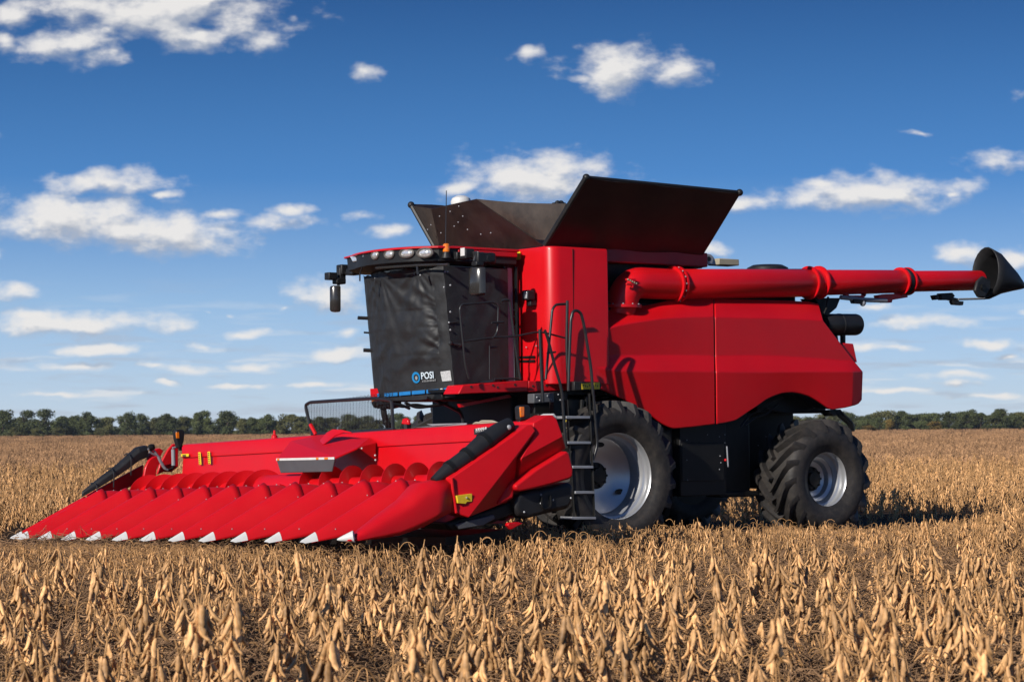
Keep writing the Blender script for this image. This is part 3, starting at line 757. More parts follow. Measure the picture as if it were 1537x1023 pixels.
# skirt: lower band with a dashed blue stripe
b = MB(); rows = []
for zz, k in ((2.075, .018), (2.0, .024), (1.93, .012)):
    rows.append([Vector((cov_x(y, 2.0)+k, y, zz+.05*max(0, y-.3))) for y in [-YC+2*YC*i/24 for i in range(25)]])
b.slab(rows, (-.008, 0, 0)); b.build('skirt', TARP, tp)
for x0, x1, y0, y1 in ((566,569,592.5,592), (577,596.5,592,590.5), (599,616,590.3,588.8), (618,637.5,588.6,587), (640,658,586.8,585.6), (660.5,664,585,584.6), (666,680,584.5,582.5)):
    kk = .050; A0, A1 = on_cov(x0, y0-2, kk), on_cov(x1, y1-2, kk)
    b = MB(); b.prism([A0, A1, A1-Vector((0, 0, .045)), A0-Vector((0, 0, .045))], (-.004, 0, 0)); b.build('blue_stripe', WHT if x0 == 660.5 else BLU, tp)
# print: round blue emblem, white lettering, small line below, plain pale patch
def disc(px, py, ra, rb2, m, k, name, par):
    c = on_cov(px, py, k); nrm = Vector((1, .30*c.y/YC**2, -.1)).normalized(); tn = Vector((-nrm.y, nrm.x, 0)).normalized(); up = nrm.cross(tn)*1
    b = MB(); b.prism([c+tn*ra*math.cos(2*pi*i/28)+up*rb2*math.sin(2*pi*i/28) for i in range(28)], nrm*.002); return b.build(name, m, par, smooth=False)
em = disc(624.5, 566.3, .083, .073, LOGOB, .020, 'emblem', tp)
disc(624.7, 566.5, .050, .045, INK, .0235, 'emblem_ring', em); disc(625, 567, .024, .026, LOGOG, .027, 'emblem_centre', em)
c = on_cov(632.3, 568.8, .022); nrm = Vector((1, .30*c.y/YC**2, -.1)).normalized(); tn = Vector((-nrm.y, nrm.x, .035)).normalized()
text_mesh('POSI', .125, 'lettering', LOGOW, tp, c, tn, Vector((.1, 0, 1)), .002, bold=.0015)
b = MB(); rr = R(3)
c = on_cov(633.5, 573.2, .022)
for i in range(9):
    for k in range(2):
        q = c+tn*(.030*i+.006+.012*k)+Vector((0, 0, .0)); hgt = rr.uniform(.018, .030)
        b.prism([q, q+tn*.006, q+tn*.006+Vector((0, 0, hgt)), q+Vector((0, 0, hgt))], nrm*.002)
    q = c+tn*(.030*i+.006); b.prism([q, q+tn*.018, q+tn*.018+Vector((0, 0, .005)), q+Vector((0, 0, .005))], nrm*.0025)
b.build('small_lettering', LOGOG, tp, smooth=False)
pq = [on_cov(*q, .032) for q in ((661,557.5), (675.8,555.6), (678,571), (664,572.2))]
b = MB(); b.prism(pq, (.002, 0, 0)); b.build('pale_patch', mat('pale_patch', (.42, .42, .42), .6, vscale=40, var=.25), tp, smooth=False)

# ================================================================== CORN HEADER
hd = thing('corn_header', 'wide red corn header with a row of white tipped pointed snouts', 'corn header', (4.3, .1, .3))
RS = .762
def zt_(y): return .265+.035*y                        # height of the snout tips along the slightly tilted header
def snout(y0, v0, L, rise, hw, tip=True):
    b = MB(); tb = MB(); N = 18; rows = []; nt = 18
    for i in range(nt+1):
        t = i/nt; v = v0+L*t
        zr = .014+(rise+.021)*t; w = .030+(hw-.030)*t**.9; zb = -.03+.20*t
        e = 1
        rows.append([Vector((5.84-v, y0+w*(1-2*k/N), zt_(y0)+zb+(zr-zb)*(1-abs(1-2*k/N)**1.95))) for k in range(N+1)])
    cut = 2
    b.grid(rows[cut-1:]); o = b.build('snout', REDP, hd, ang=50)
    md = o.modifiers.new('s', 'SOLIDIFY'); md.thickness = .01
    # white wear tip
    tr = [[p+Vector((.002, 0, .004)) for p in r] for r in rows[:cut+1]]
    nose = Vector((5.84-v0+.05, y0, zt_(y0)-.012))
    pre = [nose+(p-nose)*.05 for p in tr[0]]; mid = [nose+(p-nose)*.6+Vector((0, 0, .004)) for p in tr[0]]
    tb.grid([pre, mid]+tr); tb.build('snout_tip', WHT, o, ang=60)
    # fasteners
    fb_ = MB()
    for (t, k) in ((.95, 4), (.96, 9), (.32, 3), (.95, 14)):
        fb_.ball(rows[int(t*nt)][k], .008, 6, 4)
    fb_.build('fastener', GRY, o)
    return o
for i in range(11): snout((i-5)*RS, 0, 1.22, .60, .335)
snout(-4.50, .22, 1.06, .50, .26)
# hoods between snouts and auger
for i in range(11):
    y0 = (i-5)*RS; b = MB(); rows = []; N = 16
    for v, h, w in ((1.16, .572, .315), (1.24, .600, .322), (1.40, .605, .33), (1.52, .585, .33), (1.60, .53, .325), (1.65, .43, .315), (1.67, .32, .30)):
        rows.append([Vector((5.84-v, y0+w*(1-2*k/N), zt_(y0)+.17+(h-.17)*(1-abs(1-2*k/N)**2.2))) for k in range(N+1)])
    b.grid(rows); o = b.build('row_hood', REDP, hd, ang=40); md = o.modifiers.new('s', 'SOLIDIFY'); md.thickness = .01
    b = MB(); b.ball(rows[2][8], .009, 6, 4); b.build('fastener', GRY, o)
# trough floor and lower frame
b = MB(); rows = []
for v, h in ((1.35, .12), (1.62, .20), (1.75, .16), (2.05, .14), (2.35, .28)):
    rows.append([Vector((5.84-v, y, zt_(y)+h)) for y in (-4.2, -2, 0, 2, 4.55)])
b.slab(rows, (0, 0, -.03)); b.build('trough', DRED, hd)
b = MB(); rows = []
for v, h in ((1.6, .04), (2.0, .06), (2.4, .1)):
    rows.append([Vector((5.84-v, y, zt_(y)+h-.06)) for y in (-4.1, 0, 4.1)])
b.slab(rows, (0, 0, -.09)); b.build('frame_beam', BLK, hd)
# cross auger: tube with two opposed flights
VA, ZA = 1.98, .55
axz = lambda y: zt_(y)+ZA
b = MB(); b.tube([Vector((5.84-VA, y, axz(y))) for y in (-4.05, -2, 0, 2, 4.55)], .12, 24); ag = b.build('cross_auger', RED, hd, ang=40)
def flight(y0, y1, hand, pitch=.47, ro=.262):
    b = MB(); n = int(abs(y1-y0)/pitch*28); rows = []
    for i in range(n+1):
        y = y0+(y1-y0)*i/n; a = hand*2*pi*(y-y0)/pitch
        rows.append([Vector((5.84-VA+r*math.cos(a), y, axz(y)+r*math.sin(a))) for r in (.11, .19, ro)])
    b.slab(rows, (0, .008, 0)); return b.build('flighting', RED, ag, ang=60)
flight(-4.0, -.25, 1); flight(4.5, .25, -1)
b = MB(); b.tube([Vector((5.84-VA, y, axz(y))) for y in (-.55, -.1, .1, .6)], .19, 18); b.build('auger_sleeve', RED, ag)
# back sheet and upper beam
BX = 3.40
tl, tr_ = M(277, 666, x=BX-.02), M(703, 636.5, x=BX-.02)
sl = (tr_.z-tl.z)/(tr_.y-tl.y); ztop = lambda y: tl.z+sl*(y-tl.y)
YL, YR = tl.y, 4.52
ys = [YL+(YR-YL)*i/16 for i in range(17)]
b = MB(); b.slab([[Vector((BX+k, y, z0+ztop(y)+.006*math.sin(y*3+z0*5))) for y in ys] for k, z0 in ((0, -.19), (.02, -.45), (.05, -.75))], (-.03, 0, 0)); b.build('back_sheet', RED, hd)
b = MB(); b.slab([[Vector((BX+k, y, z0+ztop(y))) for y in ys] for k, z0 in ((.022, -.195), (.022, -.05), (.0, -.012), (-.05, 0), (-.20, -.005), (-.20, -.19))], (-.004, 0, -.004)); b.build('top_beam', RED, hd, bevel=.006)
b = MB(); b.prism([Vector((BX+.001, YL, ztop(YL)-.75)), Vector((BX+.001, YR, ztop(YR)-.75)), Vector((BX+.001, YR, ztop(YR)-.95)), Vector((BX+.001, YL, ztop(YL)-.95))], (-.15, 0, 0)); b.build('lower_beam', BLK, hd)
# decals on the back sheet
def decal(pts, m, name, x=BX+.05, letters=0):
    b = MB(); q = Ms(pts, x=x); b.prism(q, (.003, 0, 0)); o = b.build(name, m, hd, smooth=False)
    if letters:
        b = MB(); rr = R(5)
        for i in range(letters):
            s = (i+.7)/(letters+.4)
            A_ = q[0].lerp(q[3], s); B_ = q[1].lerp(q[2], s)
            b.prism([A_.lerp(B_, .2)+Vector((.004, 0, 0)), A_.lerp(B_, rr.uniform(.5, .8))+Vector((.004, 0, 0)), A_.lerp(B_, .6)+Vector((.004, 0, -.012)), A_.lerp(B_, .2)+Vector((.004, 0, -.012))], (.001, 0, 0))
        b.build('decal_lettering', INK, o, smooth=False)
decal([(272,681),(283.5,680.5),(283.5,684.5),(272,685)], YEL, 'yellow_decal', letters=2)
decal([(297.5,678.5),(301,678),(302.5,696.5),(299,697)], YEL, 'yellow_decal', letters=6)
decal([(311.5,677.5),(315,677),(316.5,695.5),(313,696)], YEL, 'yellow_decal', letters=6)
decal([(711.5,643.5),(733,640.5),(733.5,649),(712,652)], INK, 'dark_decal', BX+.028)
b = MB(); rr = R(8); q0, q1 = M(714, 648.5, x=BX+.034), M(731, 646, x=BX+.034)
for i in range(6):
    p = q0.lerp(q1, (i+.1)/6); d = (q1-q0)/6*.62
    b.prism([p, p+d*.45, p+d*.45+Vector((0, 0, .045)), p+Vector((0, 0, .045))], (.001, 0, 0))
    b.prism([p+d*.45+Vector((0, 0, .02)), p+d+Vector((0, 0, .02)), p+d+Vector((0, 0, .03+.012*(i % 2))), p+d*.45+Vector((0, 0, .045))], (.0014, 0, 0))
b.build('decal_lettering', WHT, hd, smooth=False)
b = MB()
for px, py in ((412,657),):
    p = M(px, py, x=BX-.08); b.lathe([(.045, -.03), (.04, .03), (.018, .05), (.016, .10), (0, .105)], p, (0, 0, 1), 12)
b.build('top_pin', RED, hd)
b = MB(); b.prism(Ms([(602,636),(604,628),(609,627),(612,630),(613,637)], x=BX-.1), (-.04, 0, 0)); b.build('lifting_bracket', RED, hd, bevel=.01)
b = MB(); b.prism(Ms([(618,641),(655,640.5),(640,636),(700,634),(700,639),(655,642)], x=BX-.14)[:3]+Ms([(700,634.5),(700,639.5)], x=BX-.14), (-.01, 0, 0)); b.build('shield_plate', GRY, hd)
b = MB()
for pts in ([(708,640),(714,634),(728,636),(740,633)], [(716,639),(722,632),(740,632),(748,636)], [(725,640),(735,634),(750,635)]): b.tube(rounded(Ms(pts, x=BX-.22), .05), .016, 6)
b.build('hydraulic_hose', BEI, hd)
# hood over the middle of the auger
HXF = 4.06
P1, P2 = M(416, 688, x=HXF), M(503, 686, x=HXF)
P3, P4 = M(436, 661.5, x=HXF-.35), M(478, 652.5, x=BX+.05)
P5, P6 = M(555, 656.5, x=BX+.04), M(537, 671, x=HXF-.30)
b = MB()
w2 = Vector((0, 0, -.025))
b.add([P1, P2, P6, P5, P4, P3]+[p+w2 for p in (P1, P2, P6, P5, P4, P3)], [(0, 1, 2, 3, 4, 5), (11, 10, 9, 8, 7, 6)]+[(i, (i+1) % 6, 6+(i+1) % 6, 6+i) for i in range(6)])
P7, P8 = M(564, 664, x=BX+.05), M(565, 685, x=BX+.05)
b.add([P5, P6, P2, M(563.5, 690, x=BX+.06), P7], [(0, 1, 4), (1, 3, 4)])
ch = b.build('centre_hood', RED, hd, smooth=False, bevel=.006, label='red hood with grey front over the middle of the auger')
b = MB(); q = [P1+Vector((.01, 0, -.018)), P2+Vector((.01, 0, -.018)), M(498, 707.5, x=HXF-.02), M(421, 709.5, x=HXF-.02)]; b.prism(q, (-.02, 0, 0)); b.build('hood_front', DGRY, ch, bevel=.008)
b = MB(); b.prism([P1+Vector((.014, 0, .004)), P2+Vector((.014, 0, .004)), P2+Vector((.014, 0, -.024)), P1+Vector((.014, 0, -.024))], (-.006, 0, 0)); b.build('hood_trim', WHT, ch)
b = MB()
for s0, s1_ in ((.02, .06), (.70, .74), (.84, .90)):
    b.prism([(P1.lerp(P2, s))+Vector((.018, 0, k)) for s, k in ((s0, .002), (s1_, .002), (s1_, -.022), (s0, -.022))], (-.003, 0, 0))
b.build('reflector', AMB, ch)
fin = Ms([(478,668.5),(481,659),(490,649),(499,644),(512,644.5),(527,648)], x=HXF-.42)
b = MB(); b.slab([[p for p in fin], [M(478,669,x=HXF-.30), M(486,666,x=HXF-.32), M(494,660,x=HXF-.34), M(503,653,x=HXF-.36), M(515,648.5,x=HXF-.4), M(528,650,x=HXF-.42)]], (-.012, 0, -.006)); b.build('hood_fin', RED, ch)
b = MB()
for px, py in ((543,672.5),(563,683),(563.5,690)): b.ball(M(px, py, x=BX+.3), .012, 6, 4)
b.build('hood_bolt', WHT, ch)
# mesh guard standing on the beam in front of the cab
GX = BX-.14
b = MB(); gp = Ms([(469,652),(459.5,614),(459,607.5),(465,603.5),(510,600.5),(562,597.5),(588,601),(590,646)], x=GX)
b.tube(rounded(gp, .05), .022, 8); b.tube(Ms([(469,652),(520,650),(592,645)], x=GX), .028, 8)
ms = b.build('mesh_guard', TUBE, hd, label='black framed wire mesh guard before the cab')
b = MB(); b.tube(Ms([(466,637),(474,652)], x=GX+.03), .025, 6); b.build('guard_brace', RED, ms)
b = MB()
gy0, gy1 = M(461, 620, x=GX).y, M(590, 620, x=GX).y
zb_, zt2 = M(470, 650, x=GX).z, M(470, 604, x=GX).z
def gx_l(z): return gp[0].y+(gp[2].y-gp[0].y)*(z-zb_)/(zt2-zb_)
nw = 17
for i in range(nw):
    z = zb_+(zt2-zb_)*(i+.5)/nw; y0 = gx_l(z); pts = []
    for k in range(49):
        y = y0+(gy1-y0)*k/48; pts.append(Vector((GX, y, z+.05*(y-y0)+(.010 if k % 2 else -.010))))
    b.tube(pts, .0036, 3, caps=False)
nz = 30
for i in range(nz):
    y = gy0+(gy1-gy0)*(i+.5)/nz
    pts = [Vector((GX+.002, y+(.010 if k % 2 else -.010)+.04*(z_-zb_), z_)) for k, z_ in enumerate([zb_+(zt2-zb_+.05*(y-gy0))*j/18 for j in range(19)])]
    b.tube(pts, .0030, 3, caps=False)
b.build('wire_mesh', TUBE, ms, smooth=False)
# near end divider: outer snout, end panels, padded black roll
YE = 4.72
def lump(pts, y0, y1, k):
    """panel outline with a domed face"""
    pass
tip = M(519, 810.5, y=4.57)
secs = []
top = [(519,809),(545,793),(575,773.5),(600,757.5),(617.5,746.8),(637,726),(655,722.5),(676,717.5)]
bot = [(519,811.5),(545,811),(575,807),(600,803),(620,796),(636,790.5),(655,780),(677,768.5)]
b = MB(); rows = []
for (a, c) in zip(top, bot):
    T, Bm = M(*a, y=4.66), M(*c, y=4.74); x = T.x; g = min(1, (tip.x-x)/1.0)
    w = .02+.55*min(1, g*1.05)
    row = []
    for k in range(13):
        a_ = k/12
        if a_ < .5:
            s = a_/.5; yy = 4.74-.06*s**3; z = Bm.z+(T.z-Bm.z)*s
            if s > .8: yy -= .05*((s-.8)/.2)**2*g
        else:
            s = (a_-.5)/.5; yy = 4.66-.05*g-w*s; z = T.z+.03*g*math.sin(pi*s)-.35*g*s**2.2*(T.z-Bm.z)/.5
        row.append(Vector((Bm.x+(T.x-Bm.x)*min(1, a_*2), yy, z)))
    rows.append(row)
b.grid(rows); o = b.build('snout', REDP, hd, ang=45, label='outermost snout of the end divider'); md = o.modifiers.new('s', 'SOLIDIFY'); md.thickness = .012
nose = M(505.5, 809.5, y=4.60)
ce = sum((rows[0][k].lerp(rows[1][k], .38) for k in range(13)), Vector())/13+Vector((0, .03, .005))
ln_ = (ce-nose).length
b = MB(); b.lathe([(0, 0), (.012, .012), (.032, ln_*.4), (.058, ln_*.9), (.062, ln_), (.03, ln_+.01)], nose, ce-nose, 16); b.build('snout_tip', WHT, o, ang=60)
def plate(pts, y, th, name, m, par, bev=.03, seg=3, label=None):
    b = MB(); b.prism(Ms(pts, y=y), (0, -th, 0)); return b.build(name, m, par, bevel=bev, seg=seg, label=label)
def faceted(verts, faces, th, name, m, par, bev=.02, label=None):
    """folded plate: (pixel x, pixel y, lateral position) corners, back closed straight"""
    b = MB(); P = [M(a, c, y=yy) for a, c, yy in verts]; n = len(P)
    Q = [Vector((q.x, YE-th, q.z)) for q in P]
    b.add(P+Q, list(faces)+[tuple(n+k for k in f[::-1]) for f in faces])
    cnt = {}
    for f in faces:
        for a, c in zip(f, f[1:]+f[:1]): cnt[(a, c)] = 1
    b.f += [(c, a, n+a, n+c) for (a, c) in cnt if (c, a) not in cnt]
    return b.build(name, m, par, bevel=bev, seg=3, label=label, ang=20)
ep = faceted([(677,717,YE),(735,677.5,YE),(770,653.5,YE),(792,637.5,YE),(799,637,YE),(804,646,YE+.01),
              (770,692,YE+.07),(741,727,YE+.085),(703,776,YE+.03),(684,770,YE),
              (802,652,YE-.03),(779,684,YE-.06),(775,702,YE-.06),(771,747,YE-.07),(745,759,YE-.06)],
             [(0,1,2,3,4,5,6,7,8,9),(5,10,11,6),(6,11,12,7),(7,12,13,14,8)], .24, 'end_panel', REDP, hd, .012, 'red end panel with a yellow decal')
plate([(748,757),(757,737),(768,724),(773,720),(771,747)], YE+.005, .06, 'panel_ridge', REDP, ep, .02)
b = MB(); b.tube(Ms([(678,717),(681,745),(685,769)], y=YE+.005), .018, 8); b.build('panel_edge', REDP, ep)
plate([(686,743.5),(708.5,740.5),(708.5,752),(701,752.5),(699,755.5),(688,754.5)], YE+.045, .04, 'yellow_decal', YEL, ep, .001)
b = MB(); b.ball(M(700.5, 746.5, y=YE+.05), .012, 8, 4); b.build('decal_mark', BEI, ep)
r2 = faceted([(804,650,YE-.02),(800,643,YE-.03),(801,634,YE-.03),(822,623,YE-.03),(830,622.5,YE-.03),(836,629,YE-.02),(845,654,YE+.02),(782,688,YE+.05),
              (850,673,YE-.05),(779,717,YE-.06)], [(0,1,2,3,4,5,6,7),(7,6,8,9)], .28, 'rear_shield', REDP, hd, .012, 'folded red rear shield of the header end')
b = MB()
up_ = Ms([(777.5,712),(805,693),(850,674)], y=YE-.018); lo_ = Ms([(774,727),(805,704),(851,683)], y=YE+.06)
r3 = plate([(851,676),(855,680),(861,703),(860.5,715),(855,719),(820,729),(782,737.5),(775,735),(773.5,728),(806,703)], YE+.07, .30, 'lower_shield', REDP, hd, bev=.04, seg=4)
b = MB(); b.prism([M(823,624,y=YE-.05), M(832,620,y=YE-.05), M(838,627,y=YE-.05), M(833,628,y=YE-.05)], (0, -.2, 0)); b.build('white_cap', WHT, hd, bevel=.01)
gd = plate([(776,743),(786,738),(815,733),(858,722.5),(861.5,730),(861,752),(855,763),(820,771),(792,778.5),(778,774),(773,760)], YE-.02, .22, 'drive_guard', BPL, hd, bev=.05, seg=4)
b = MB(); b.tube(rounded(Ms([(813,745),(813,760),(817,764),(825,762),(827,756),(826,743)], y=YE-.005), .04), .012, 6); b.build('guard_handle', BLK, gd)
b = MB()
for px, py in ((812,742),(830,750),(857,747),(787,768),(812,755)): b.ball(M(px, py, y=YE-.015), .013, 6, 4)
b.build('guard_bolt', GRY, gd)
plate([(668,784),(690,777),(745,760),(772,750),(776,770),(742,784),(700,795),(676,796)], YE-.10, .5, 'divider_base', BLK, hd, .03)
plate([(684,787),(700,782),(742,772),(743,778),(726,788),(690,794)], YE-.05, .04, 'skid_plate', DGRY, hd, .01)
plate([(762,788),(764,784),(778,783),(786,785),(776,790),(768,794.5)], YE+.03, .06, 'skid_shoe', RED, hd, .01)
b = MB()
roll = Ms([(651,722),(676,703),(702,685),(728,663),(748,648),(766,636)], y=4.56)
b.tube(roll, .1, 14, rad=[.05, .088, .095, .11, .10, .075])
dr = b.build('padded_roll', BPL, hd, label='black padded roll along the near end divider')
b = MB()
for i, r in ((1, .094), (2, .106), (3, .116)):
    d = (roll[i+1]-roll[i]).normalized(); b.lathe([(r-.03, -.03), (r, -.025), (r, .025), (r-.03, .03)], roll[i], d, 16)
b.build('roll_strap', BLK, dr)
b = MB(); b.tube([roll[4], roll[5]+(roll[5]-roll[4])*.15], .03, 8); b.ball(M(764,641,y=4.64), .03, 8, 5); b.build('roll_bolt', GRY, dr)
# amber marker lamps at both ends
def marker(poly, lens, y, pole):
    b = MB(); b.prism(Ms(poly, y=y), (0, -.10, 0)); o = b.build('marker_lamp', BPL, hd, bevel=.02, seg=3)
    b = MB(); b.prism(Ms(lens, y=y+.006), (0, -.02, 0)); b.build('amber_lens', AMB, o, bevel=.008)
    b = MB(); b.prism(Ms(pole, y=y-.03), (0, -.05, 0)); b.build('lamp_post', BPL, o, bevel=.01)
marker([(779.5,610),(783,608),(795,607.5),(797,612),(796,630),(781,631)], [(780.5,610.5),(787.5,610),(787.5,625),(781.5,626)], 4.35, [(780,630),(796,629),(798,640),(780,645)])
marker([(263.5,646.5),(267,644),(275,644),(277.5,648),(276.5,662),(272,673),(268,672),(264,658)], [(264.2,648.5),(269.2,648),(269.8,658),(265,657.5)], -3.95, [(269,668),(277,668),(277,676),(270,676)])
# far end divider: black cover on a red frame with arm and hoses
fe = plate([(129,744),(216,697),(214,722),(164,745)], -4.55, .06, 'end_panel', REDP, hd, .01)
b = MB(); pts = Ms([(123,741),(150,722),(177,703),(205,680),(219,676)], y=-4.50)
rows = []
for p, (a, c) in zip(pts, ((.02, .04), (.08, .06), (.10, .075), (.11, .10), (.09, .09))):
    rows.append([p+Vector((0, y, z)) for y, z in ((-a, -c), (-a, c*.4), (-a*.4, c*.9), (a*.6, c*.8), (a, c*.2), (a, -c*1.0))])
b.grid(rows, True); b.f += [(0, 1, 2, 3, 4, 5), tuple(range(len(b.v)-6, len(b.v)))]
fo = b.build('divider_cover', BPL, hd, ang=25, bevel=.01, label='black cover of the far end divider')
b = MB()
for px, py, s in ((140,735,.11), (165,716,.14), (191,696,.16)):
    p = M(px, py, y=-4.48); b.tube(rounded([p+Vector((0, .12, -s)), p+Vector((0, .13, s*.5)), p+Vector((.0, .04, s)), p+Vector((0, -.1, s*.8))], .05), .009, 6)
b.build('cover_strap', TUBE, fo)
b = MB(); q = Ms([(213.5,728),(218.5,701),(224,690),(231,685),(241,683),(243,690),(236,702),(232.5,728)], y=-4.15); b.prism(q, (0, -.06, 0)); arm_ = b.build('end_arm', RED, hd, bevel=.012)
b = MB(); b.prism(Ms([(236,712),(240,697),(252,675),(260,666),(268,665),(268,700),(258,708),(246,708)], y=-4.28), (0, -.05, 0)); b.build('end_frame', RED, hd, bevel=.012)
b = MB(); b.prism(Ms([(222,690),(228,676),(240,672),(246,676),(238,690)], y=-4.45), (0, -.08, 0)); b.build('end_bracket', RED, hd, bevel=.01)
b = MB()
for pts in ([(222,674),(228,672),(236,682),(241,694),(247,703),(252,705)], [(224,678),(232,682),(238,684),(243,695),(249,704)], [(259,672),(268,670),(271,672)]): b.tube(rounded(Ms(pts, y=-4.05), .05), .016, 6)
b.build('hydraulic_hose', GRY, hd)
b = MB(); b.ball(M(227,671,y=-4.05), .05, 8, 5); b.tube(Ms([(224,672),(231,670)], y=-4.05), .04, 8); b.tube(Ms([(252,705),(259,702),(262,690)], y=-4.05), .018, 6); b.build('hose_coupling', BLK, hd)
b = MB(); b.tube(Ms([(260,674),(260.5,698)], y=-4.05), .03, 8); b.build('fold_cylinder', GRY, hd)

# ================================================================== FIELD
def plainmat(name, base, rough=.8, var=.3, rnd=.25, hue=(.0, 0, 0), scale=25):
    """dry plant matter: noise along the part and a shade of its own for every copy"""
    m = bpy.data.materials.new(name); m.use_nodes = True
    nt = m.node_tree; N = nt.nodes; Lk = nt.links; b = N['Principled BSDF']
    b.inputs['Roughness'].default_value = rough; b.inputs['Specular IOR Level'].default_value = .25
    tc = N.new('ShaderNodeTexCoord'); nz = N.new('ShaderNodeTexNoise'); nz.inputs['Scale'].default_value = scale; nz.inputs['Detail'].default_value = 3
    Lk.new(tc.outputs['Object'], nz.inputs['Vector'])
    rm = N.new('ShaderNodeValToRGB'); e = rm.color_ramp.elements
    e[0].position = .28; e[1].position = .72
    e[0].color = (*[c*(1-var) for c in base], 1); e[1].color = (*[c*(1+var) for c in base], 1)
    Lk.new(nz.outputs['Fac'], rm.inputs['Fac'])
    oi = N.new('ShaderNodeObjectInfo'); mr = N.new('ShaderNodeMapRange'); mr.inputs['To Min'].default_value = 1-rnd; mr.inputs['To Max'].default_value = 1+rnd
    Lk.new(oi.outputs['Random'], mr.inputs['Value'])
    hs = N.new('ShaderNodeHueSaturation'); Lk.new(mr.outputs['Result'], hs.inputs['Value']); Lk.new(rm.outputs['Color'], hs.inputs['Color'])
    Lk.new(hs.outputs['Color'], b.inputs['Base Color'])
    return m
POD = plainmat('dry_pod', (.55, .302, .126), .5, .55, .40, scale=22)
STEM = plainmat('dry_stem', (.42, .225, .09), .8, .45, .3)
CROPM = plainmat('dry_crop', (.37, .205, .100), .65, .65, .42, scale=11)
STRAW = plainmat('field_straw', (.27, .155, .08), .85, .6, .35, scale=6)

def groundmat():
    m = bpy.data.materials.new('field_soil'); m.use_nodes = True
    nt = m.node_tree; N = nt.nodes; Lk = nt.links; b = N['Principled BSDF']; b.inputs['Roughness'].default_value = .95; b.inputs['Specular IOR Level'].default_value = .1
    g = N.new('ShaderNodeNewGeometry')
    n1 = N.new('ShaderNodeTexNoise'); n1.inputs['Scale'].default_value = 14; n1.inputs['Detail'].default_value = 10; n1.inputs['Roughness'].default_value = .75
    n2 = N.new('ShaderNodeTexNoise'); n2.inputs['Scale'].default_value = .35; n2.inputs['Detail'].default_value = 4
    for n in (n1, n2): Lk.new(g.outputs['Position'], n.inputs['Vector'])
    rm = N.new('ShaderNodeValToRGB'); e = rm.color_ramp.elements
    e[0].position = .40; e[0].color = (.016, .010, .007, 1); e[1].position = .72; e[1].color = (.10, .058, .028, 1)
    Lk.new(n1.outputs['Fac'], rm.inputs['Fac'])
    mx = N.new('ShaderNodeMix'); mx.data_type = 'RGBA'; mx.blend_type = 'MULTIPLY'; mx.inputs['Factor'].default_value = .5
    r2 = N.new('ShaderNodeValToRGB'); r2.color_ramp.elements[0].color = (.55, .55, .55, 1); r2.color_ramp.elements[0].position = .35; r2.color_ramp.elements[1].position = .65
    Lk.new(n2.outputs['Fac'], r2.inputs['Fac']); Lk.new(rm.outputs['Color'], mx.inputs['A']); Lk.new(r2.outputs['Color'], mx.inputs['B'])
    Lk.new(mx.outputs['Result'], b.inputs['Base Color'])
    bp = N.new('ShaderNodeBump'); bp.inputs['Strength'].default_value = .8; bp.inputs['Distance'].default_value = .04; Lk.new(n1.outputs['Fac'], bp.inputs['Height']); Lk.new(bp.outputs['Normal'], b.inputs['Normal'])
    return m
SOIL = groundmat()
b = MB()
def spaced(a, c, n): return [a+(c-a)*i/n for i in range(n+1)]
xs = spaced(-9, 9, 90); yy_ = spaced(2, 34, 130)
def gz(x, y): return .025*noise.noise(Vector((x*1.3, y*1.3, 0)))+.012*noise.noise(Vector((x*5, y*5, 3)))
b.grid([[Vector((x, y, gz(x, y) if (abs(x) < 8.9 and 2.1 < y < 33.9) else -.02)) for x in xs] for y in yy_])
big = 3000
b.add([(-big, -big, -.03), (big, -big, -.03), (big, big, -.03), (-big, big, -.03)], [(0, 1, 2, 3)])
gr = b.build('ground', SOIL, smooth=True, ang=180); tag(gr, 'brown soil of the field under the dry crop', 'ground', kind='structure')

